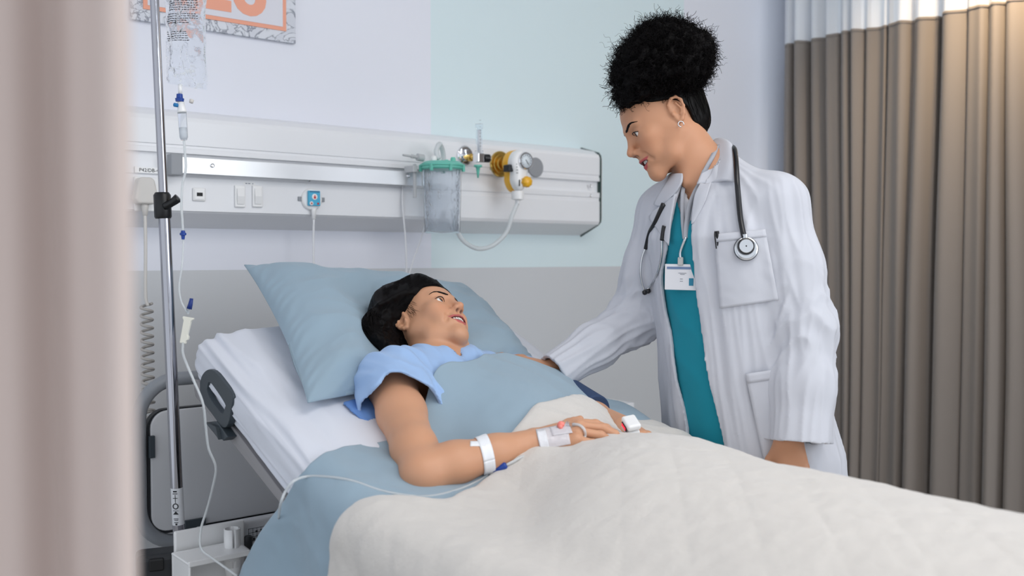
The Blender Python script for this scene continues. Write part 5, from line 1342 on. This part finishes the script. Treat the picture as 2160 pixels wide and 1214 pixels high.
m_coat = mat('coat_white', (198, 200, 208), .8, sheen=.1, bump=[('noise', 900, .2, .0005)])
ct = sculpt('lab_coat', cf, (1.15, 1.05, .46), (2.3, 2.0, 1.50), .0031, m_coat, dr, smooth=2, keep=1, slack=2.4)
ct['label'] = 'white knee length doctor coat, worn open'
# collar, lapels and pockets
fcs = F(); fcs.it = list(fc.it)
fct = F(); fct.fn(torso(-.001), TC, .65, .01)
def onc(px, py, off=.006, f=None):
    p, Z = hit(f or fcs, px, py, 1.8, 2.6); return CAM+(p-CAM)*((Z-off)/Z)
def pz(px, py, Z): return P(px, py, Z)
nc = [[pz(1490, 310, 2.20), pz(1514, 292, 2.18), pz(1536, 297, 2.14), pz(1549, 314, 2.115)],
      [pz(1491, 334, 2.140), pz(1515, 322, 2.135), pz(1538, 328, 2.09), pz(1552, 345, 2.065)],
      [pz(1482, 359, 2.112), pz(1508, 352, 2.105), pz(1535, 352, 2.065), pz(1554, 366, 2.05)],
      [pz(1470, 388, 2.088), pz(1500, 386, 2.08), pz(1528, 381, 2.055), pz(1553, 384, 2.045)]]
MB().grid(patch(nc)).build('collar', m_coat, ct, fix=False, solid=.004)
fcol = [[onc(1440, 366, .02), onc(1428, 366, .016), onc(1416, 368, .012)], [onc(1438, 384, .016), onc(1420, 392, .014), onc(1396, 402, .012)], [onc(1428, 402, .014), onc(1408, 418, .012), onc(1380, 430, .010)], [onc(1426, 404, .013), onc(1410, 422, .012), onc(1393, 435, .010)]]
MB().grid(patch(fcol)).build('collar', m_coat, ct, fix=False, solid=.004)
lap = [[onc(1427, 402, .008), onc(1410, 418, .008), onc(1393, 434, .008)], [onc(1422, 428, .012), onc(1398, 444, .013), onc(1370, 458, .011)], [onc(1415, 470, .011), onc(1402, 476, .013), onc(1386, 482, .011)], [onc(1411, 518, .007), onc(1410, 517, .009), onc(1408, 514, .009)]]
MB().grid(patch(lap)).build('lapel', m_coat, ct, fix=False, solid=.004)
lap = [[onc(1500, 386, .010), onc(1488, 388, .010), onc(1478, 386, .010)], [onc(1494, 405, .011), onc(1480, 408, .012), onc(1466, 412, .009)], [onc(1486, 428, .009), onc(1473, 436, .010), onc(1461, 446, .008)], [onc(1464, 470, .004), onc(1461, 471, .005), onc(1459, 472, .005)]]
MB().grid(patch(lap)).build('lapel', m_coat, ct, fix=False, solid=.004)
def pocket(c4, name, hem=.13, n=14, fld=None):
    a, b, c_, d_ = [np.array(q, float) for q in c4]
    G = np.array([[onc(*((a*(1-i/n)+b*i/n)*(1-j/n)+(d_*(1-i/n)+c_*i/n)*j/n), off=.0065+.003*(1-j/n), f=fld) for j in range(n+1)] for i in range(n+1)])
    G = np.array([spline(r, 2) for r in G])
    pk = MB().grid(G).build(name, m_coat, ct, fix=False, solid=.003)
    k = int((2*n)*hem); MB().grid(G[:, :k+1]-FW*.0012).build('pocket_hem', m_coat, pk, fix=False, solid=.003)
pocket([(1506, 494), (1614, 483), (1642, 632), (1518, 650)], 'chest_pocket')
pocket([(1572, 788), (1690, 770), (1700, 960), (1612, 975)], 'side_pocket', fld=fct)
# scrubs and undershirt
fsn = torso(.013); m_scrub = mat('scrub_teal', (0, 136, 156), .8, sheen=.1, bump=[('noise', 900, .3, .0006)])
def scrub(p):
    d = fsn(p); u, v = tuv(p); z = p[:, 2]
    if len(p) < 6000: d = d-.004*ridge(np.stack([u*7+z*3.5, v*7, z*5-u*6], 1), 71)-.0018*ridge(np.stack([u*14, v*14, z*9+u*9], 1), 72)
    d = np.maximum(d, -(d+.007)); vn = z-(1.262+np.abs(u-.005)*1.5); d = np.maximum(d, -np.maximum(-vn*.5, -v)); return np.maximum(d, np.maximum(.62-z, z-1.40))
sf = F(); sf.it = [('+', scrub, 1e-4, TC, 9)]
sculpt('scrub_top', sf, (1.4, 1.05, .6), (2.1, 1.75, 1.43), .0036, m_scrub, dr, smooth=2, keep=1)
tsn = torso(.020)
def tee(p):
    d = tsn(p); z = p[:, 2]; d = np.maximum(d, -(d+.007)); d = np.maximum(d, np.maximum(1.18-z, z-1.375)); q = p-P(1462, 384, 2.10); return np.maximum(d, -(np.linalg.norm(q*np.array([1, 1, 1.0]), axis=1)-.046))
tf = F(); tf.it = [('+', tee, 1e-4, TC, 9)]
sculpt('undershirt', tf, (1.4, 1.05, 1.15), (2.1, 1.75, 1.40), .0034, mat('tee_white', (220, 220, 226), .85), dr, smooth=2, keep=1)
# trousers and shoes (behind the bed)
for s_ in (1, -1):
    hp_ = np.array([*cp_[0], .70])+rgt*s_*.085; ft = hp_*[1, 1, 0]+rgt*s_*.03
    f_ = F(); f_.chain([hp_, ft+[0, 0, .40], ft+[0, 0, .10]], [.095, .078, .070], .03); f_.disp = lambda p: .004*ridge(p*[9, 9, 4], 3)
    sculpt('trouser_leg', f_, ft-[.2, .2, 0]+[0, 0, .06], hp_+[.2, .2, .12], .008, m_scrub, dr)
    f_ = F(); f_.chain([ft-fwd*.02+[0, 0, .045], ft+fwd*.14+[0, 0, .032]], [.045, .036], .03); f_.fn(lambda p: -p[:, 2]+.003, ft, .3, .004, '&')
    sculpt('shoe', f_, ft-[.25, .25, .01]-[0, 0, 0], ft+[.25, .25, .13], .005, mat('shoe_white', (215, 215, 218), .5), dr)
# ------------------------------------------------------------------ things worn and held
m_steel = mat('steel', (205, 207, 210), .22, metal=1)
m_rub = mat('tube_black', (20, 20, 24), .28, spec=.6)
st = thing('stethoscope', P(1573, 523, 2.04), 'black stethoscope around the standing person neck, steel disc on the chest pocket', 'stethoscope')
sp = [P(1531, 322, 2.20), P(1540, 310, 2.165), P(1548, 313, 2.115), P(1551, 326, 2.085), onc(1553, 350, .034), onc(1555, 384, .022), onc(1558, 420, .014), onc(1562, 460, .013), onc(1568, 492, .014), onc(1572, 503, .014)]
MB().tube(sp, .0058, 14, sm=8).build('near_tube', m_rub, st)
dcn = onc(1574, 524, .016); dn = unit(-FW+_r*-.10+UPV*.12)
MB().lathe(onc(1572, 506, .014), (-UPV+_r*.1), [(-.012, .0066), (.002, .0060), (.003, .0045), (.010, .0045)], 16).build('collar_joint', m_steel, st, angle=40)
MB().lathe(dcn-dn*.004, dn, [(-.004, .014), (0, .0235), (.003, .0245), (.005, .0235), (.006, .021), (.007, .0205)], 48).build('bell_rim', m_steel, st, angle=30)
MB().lathe(dcn-dn*.0035, dn, [(0, .0246), (.0015, .0252), (.003, .0246)], 48).build('lower_ring', m_rub, st)
MB().lathe(dcn+UPV*.004-_r*.001, dn, [(.000, .0165), (.004, .0178), (.008, .0172), (.009, .0150)], 44).build('black_ring', m_rub, st, angle=40)
dk_ = MB().lathe(dcn+UPV*.004-_r*.001, dn, [(.003, .0148), (.0085, .0148), (.0095, .0135), (.0092, .003), (.0092, .0001)], 44).build('diaphragm', m_steel, st, angle=30)
MB().lathe(dcn+UPV*.004-_r*.001+dn*.0094, dn, [(0, .0016), (.0006, .0012), (.0007, .0001)], 12).build('centre_pin', m_black, dk_)
far = [P(1470, 300, 2.30), onc(1424, 380, .03), onc(1400, 430, .022), onc(1383, 468, .018), onc(1371, 490, .014), onc(1362, 524, .012)]
MB().tube(far[2:], [.0062, .0060, .0055, .0048], 12, sm=8).build('ear_tube', m_rub, st)
MB().tube([onc(1402, 476, .016), onc(1399, 488, .014), onc(1396, 507, .012)], [.0058, .0052, .0046], 12, sm=6).build('ear_tube', m_rub, st)
MB().tube([onc(1362, 522, .012), onc(1354, 545, .013), onc(1351, 575, .014), onc(1355, 600, .014), onc(1361, 614, .014)], .0025, 10, sm=8).build('metal_tube', m_steel, st)
MB().tube([onc(1396, 505, .012), onc(1395, 540, .012), onc(1387, 575, .013), onc(1374, 600, .014), onc(1364, 612, .016)], .0025, 10, sm=8).build('metal_tube', m_steel, st)
for q in ((1360, 616), (1367, 613)):
    c = onc(*q, off=.016); MB().lathe(c, unit(-UPV+_r*.3), [(-.005, .003), (-.003, .0058), (.003, .0060), (.006, .003), (.0065, .0005)], 16).build('ear_tip', m_rub, st)
pn = thing('pen', onc(1512, 520, .012), 'black pen clipped in the chest pocket of the white coat', 'pen')
a, b = onc(1512, 487, .013), onc(1517, 530, .005)
MB().lathe(a, b-a, [(0, .004), (.001, .0046), (.018, .0046), (.04, .0044), (.041, .001)], 16).build('cap', m_black, pn, angle=40)
MB().tube([onc(1508, 488, .020), onc(1508, 497, .022), onc(1511, 524, .017)], [.0014, .0016, .0012], 8, sm=4).build('clip', m_black, pn)
# badge on a lanyard
sff = F(); sff.fn(torso(.013), TC, .65, .01)
fnk = F(); fnk.it = list(fd_.it)
bd = thing('id_badge', P(1432, 582, 2.08), 'white plastic identity card hanging from a grey lanyard over the teal scrubs', 'badge')
bc_ = onc(1436, 584, .020, sff); bn = unit(-FW*.9-_r*.1); bx = unit(_r-FW*.55-np.array([0, 0, .03])); bx = unit(bx-bn*bx.dot(bn)*0); bz = unit(np.array([0, 0, 1.])-bx*bx[2]); bn = np.cross(bx, bz)
Rb = np.stack([bx, bn, bz], 1); bn = bn if bn.dot(FW) < 0 else -bn
wB, hB = .072, .056
cd = MB().box(bc_, (wB, .0025, hB), R=Rb).build('card', mat('card_white', (226, 226, 230), .25, coat=.5), bd, smooth=False, bevel=.001)
MB().box(bc_+bn*.0016+bz*.0195, (wB*.86, .0004, .0052), R=Rb).build('header_strip', mat('badge_blue', (112, 134, 170), .5), cd, smooth=False)
m = MB()
for dx, dz, w_ in ((.004, .0085, .018), (.004, .0060, .010), (.002, -.004, .006), (.002, -.009, .007)): m.box(bc_+bn*.0016+bz*dz+bx*dx, (w_, .0004, .0009), R=Rb)
m.build('small_print', mat('print_grey', (120, 124, 136), .6), cd, smooth=False)
MB().box(bc_+bn*.0016-bz*.010+bx*.024, (.010, .0004, .016), R=Rb).build('photo', mat('badge_teal', (40, 130, 160), .5), cd, smooth=False)
MB().box(bc_+bn*.003+bz*.034, (.012, .006, .018), R=Rb).build('clip', mat('clip_grey', (186, 186, 184), .35), bd, smooth=False, bevel=.002)
MB().tube([bc_+bz*.040+bn*.003, bc_+bz*.056+bn*.003, onc(1447, 500, .012, sff)], [.0035, .0030, .0035], 10, sm=4).build('swivel', m_steel, bd)
def ribbon(pts, w, mt, name, parent, side):
    q = spline(np.array(pts), 8); s_ = np.array(side, float); MB().grid(np.stack([q-s_*w/2, q+s_*w/2], 1)).build(name, mt, parent, fix=False, solid=.0012)
m_lan = mat('lanyard_grey', (168, 170, 178), .6)
ribbon([onc(1447, 503, .012, sff), onc(1449, 470, .012, sff), onc(1456, 430, .012, sff), onc(1468, 400, .010, sff), onc(1477, 384, .004, fnk), onc(1488, 358, .004, fnk), onc(1503, 330, .004, fnk), onc(1513, 306, .002, fnk)], .013, m_lan, 'lanyard', bd, unit(_r+UPV*.25+FW*.2))
ribbon([onc(1444, 503, .012, sff), onc(1440, 460, .012, sff), onc(1440, 410, .014, sff), P(1444, 378, 2.15)], .009, m_lan, 'lanyard', bd, unit(_r+UPV*.1))
# earring
er = thing('earring', DL(-.080, -.006, -.024), 'small silver hoop earring in the ear of the standing person', 'earring')
ec = DL(-.080, -.002, -.030); ring = [ec+DR@(np.array([0, math.cos(t), math.sin(t)])*.0062) for t in np.linspace(-1.2, 4.0, 22)]
MB().tube(ring, .0013, 8).build('hoop', m_steel, er)
# ---- patient: wristband, dressing, oximeter, cuff
m_wb = mat('band_white', (236, 238, 242), .4, coat=.2)
def band(a, b, t0, t1, f, th, name, lab, cat, parent=None, n=56, mt=None, tilt=0, full=True):
    """sleeve lying on the limb surface between t0 and t1 of a->b"""
    ax = unit(b-a); u = unit(np.cross(ax, [0, 0, 1.])); w = np.cross(ax, u); L_ = np.linalg.norm(b-a); V = []
    for t in np.linspace(t0, t1, 6):
        row = []
        for k in range(n+1):
            an = 2*math.pi*k/n; d = math.cos(an)*u+math.sin(an)*w; o = a+ax*L_*t+ax*tilt*math.cos(an); rr = np.linspace(.008, .075, 160); e = f(o+rr[:, None]*d); i = np.argmax(e > 0); row.append(o+d*(rr[i]+th))
        V.append(row)
    return MB().grid(np.array(V)).build(name, mt or m_wb, parent, fix=False, solid=.0012)
fb2 = F(); fb2.it = list(fb.it)
wb = thing('wristband', elR+(wrR-elR)*.5, 'white patient wristband around the near forearm of the reclining person', 'wristband')
bb_ = band(elR, wrR, .50, .60, fb2, .0012, 'band', None, None, wb, tilt=-.008)
ax = unit(wrR-elR); top = elR+(wrR-elR)*.50+np.array([0, 0, .040])
pa, _z = hit(fb2, 1008, 932, 1.5, 2.1); pb_, _z = hit(fb2, 1000, 940, 1.5, 2.1)
tb_ = [[hit(fb2, x, y, 1.5, 2.1)[0]-FW*.002 for x in (992, 1002, 1012, 1024)] for y in (930, 935, 940)]
MB().grid(patch(tb_, 3)).build('band_tab', m_wb, wb, fix=False, solid=.002)
# cannula dressing on the near hand
m_tape = mat('tape_clear', (240, 236, 240), .25, alpha=.62, coat=.4, bump=[('noise', 90, .6, .003)])
m_tape2 = mat('tape_white', (240, 240, 244), .5, alpha=.85, bump=[('noise', 160, .5, .002)])
cn = thing('cannula_dressing', wrR+np.array([0, 0, .03]), 'clear film dressing with pink cannula and looped tube taped on the hand in the lap', 'dressing')
def drape(pl, f, off, n=16, z0=1.5, z1=2.3):
    a, b, c_, d_ = [np.array(q, float) for q in pl]; G = []
    for i in range(n+1):
        G.append([])
        for j in range(n+1):
            q = (a*(1-i/n)+b*i/n)*(1-j/n)+(d_*(1-i/n)+c_*i/n)*j/n; p, Z = hit(f, q[0], q[1], z0, z1); G[-1].append(CAM+(p-CAM)*((Z-off)/Z))
    return np.array(G)
def cln(G):   # drop rays that missed the limb
    d = np.linalg.norm(G-np.median(G.reshape(-1, 3), 0), axis=2); G = G.copy(); bad = d > .09
    for i, j in np.argwhere(bad): G[i, j] = np.median(G.reshape(-1, 3), 0)
    return G
G = cln(drape([(1130, 905), (1196, 893), (1204, 936), (1140, 948)], fb2, .0022)); MB().grid(G).build('film', m_tape, cn, fix=False, solid=.0008)
G = cln(drape([(1132, 908), (1150, 904), (1160, 947), (1141, 948)], fb2, .0034, 8)); MB().grid(G).build('tape_strip', m_tape2, cn, fix=False, solid=.0008)
G = cln(drape([(1160, 900), (1200, 892), (1208, 912), (1166, 918)], fb2, .0040, 8)); MB().grid(G).build('tape_strip', m_tape, cn, fix=False, solid=.0010)
def onh(px, py, off=.006): p, Z = hit(fb2, px, py, 1.5, 2.3); return CAM+(p-CAM)*((Z-off)/Z)
m_pink = mat('cannula_pink', (246, 140, 128), .35)
MB().tube([onh(1178, 898, .008), onh(1183, 894, .012), onh(1190, 895, .008)], [.004, .0062, .004], 12, sm=5).build('pink_hub', m_pink, cn)
MB().tube([onh(1184, 903, .006), onh(1181, 896, .010)], [.003, .006], 10).build('pink_hub', m_pink, cn)
MB().tube([onh(1196, 892, .009), onh(1204, 896, .008), onh(1212, 894, .008)], [.0042, .0036, .003], 12, sm=4).build('connector', m_clear, cn)
lp_ = [onh(1208, 894, .007), onh(1222, 896, .007), onh(1232, 905, .006), onh(1234, 920, .006), onh(1224, 936, .006), onh(1206, 946, .006), onh(1186, 950, .006), onh(1160, 950, .004), P(1130, 953, 1.785), onbed(1100, 963, .008), onbed(1084, 972, .010), onbed(1068, 980, .012)]
MB().tube(lp_, .0026, 10, sm=6).build('looped_tube', m_hose, cn)
# pulse oximeter on the far hand
ox = thing('pulse_oximeter', P(1330, 900, 1.90), 'white finger clip oximeter with red lit window on the farther hand', 'oximeter')
ow = P(1331, 898, 1.885); ox_x = unit(_r+UPV*-.15); ox_d = unit(unit(hyL)*1.0+np.array([0, 0, -.1])); oz = unit(np.array([0, 0, 1.])+(-FW)*.6); ox_d = unit(ox_d-oz*ox_d.dot(oz)); oxx = np.cross(ox_d, oz); Ro = np.stack([oxx, ox_d, oz], 1)
MB().box(ow+oz*.008, (.028, .036, .013), R=Ro).build('upper_shell', m_pw2, ox, smooth=False, bevel=.0045)
MB().box(ow-oz*.008, (.026, .034, .012), R=Ro).build('lower_shell', m_pw2, ox, smooth=False, bevel=.004)
fc_ = -FW; sgn = 1 if (Ro[:, 0]@fc_) > 0 else -1
MB().box(ow+oz*.002-ox_d*.0+oxx*sgn*.0142, (.003, .022, .010), R=Ro).build('side_window', mat('oxi_dark', (70, 30, 34), .3), ox, smooth=False, bevel=.001)
rd_ = mat('oxi_red', (220, 30, 50), .3, emit=1.2)
for k, (dy, dz) in enumerate(((-.006, .001), (.0, .001), (.006, .001))):
    MB().box(ow+ox_d*dy+oz*(dz+.001)+oxx*sgn*.0160, (.0008, .004, .006), R=Ro).build('lit_digit', rd_, ox, smooth=False)
# blood pressure cuff on the far arm
m_navy = mat('cuff_navy', (46, 66, 100), .75, bump=[('noise', 500, .3, .001)])
bp0, bp1 = P(1172, 828, 2.245), P(1252, 876, 2.13)
cu = thing('pressure_cuff', (bp0+bp1)/2, 'navy blood pressure cuff on the far arm, half hidden behind the sheet', 'cuff')
axc = unit(bp1-bp0); prf = [(0, .046), (.003, .050), (np.linalg.norm(bp1-bp0)-.003, .047), (np.linalg.norm(bp1-bp0), .044)]
MB().lathe(bp0, axc, [(0, .040)]+prf+[(np.linalg.norm(bp1-bp0), .038)], 40).build('cuff_band', m_navy, cu, angle=40)
m = MB(); w_ = unit(np.cross(axc, [0, 0, 1.]))
for t in (.35, .42, .5, .56): 
    an = 1.15; d = math.sin(an)*np.array([0, 0, 1.])+math.cos(an)*(w_ if w_.dot(FW) < 0 else -w_); m.box(bp0+(bp1-bp0)*t+d*.0495, (.003, .003, .012))
m.build('white_marks', m_wb, cu, smooth=False)
# drip tube across the sheet to the forearm
tb = [onbed(*q, off=.004) for q in ((588, 1092), (592, 1062), (602, 1036), (620, 1014), (650, 1004), (700, 1006), (745, 1014), (800, 1033), (850, 1043), (905, 1046), (960, 1034), (1000, 1018), (1030, 1001))]
MB().tube(tb, .0024, 8, sm=8).build('bed_tubing', m_hose, dc)
q0, q1 = onbed(1041, 994, .012), onbed(1066, 981, .012)
MB().tube([q0, q0+(q1-q0)*.5, q1, q1+(q1-q0)*.1], [.0048, .0060, .0068, .004], 14).build('blue_connector', m_blu, dc)
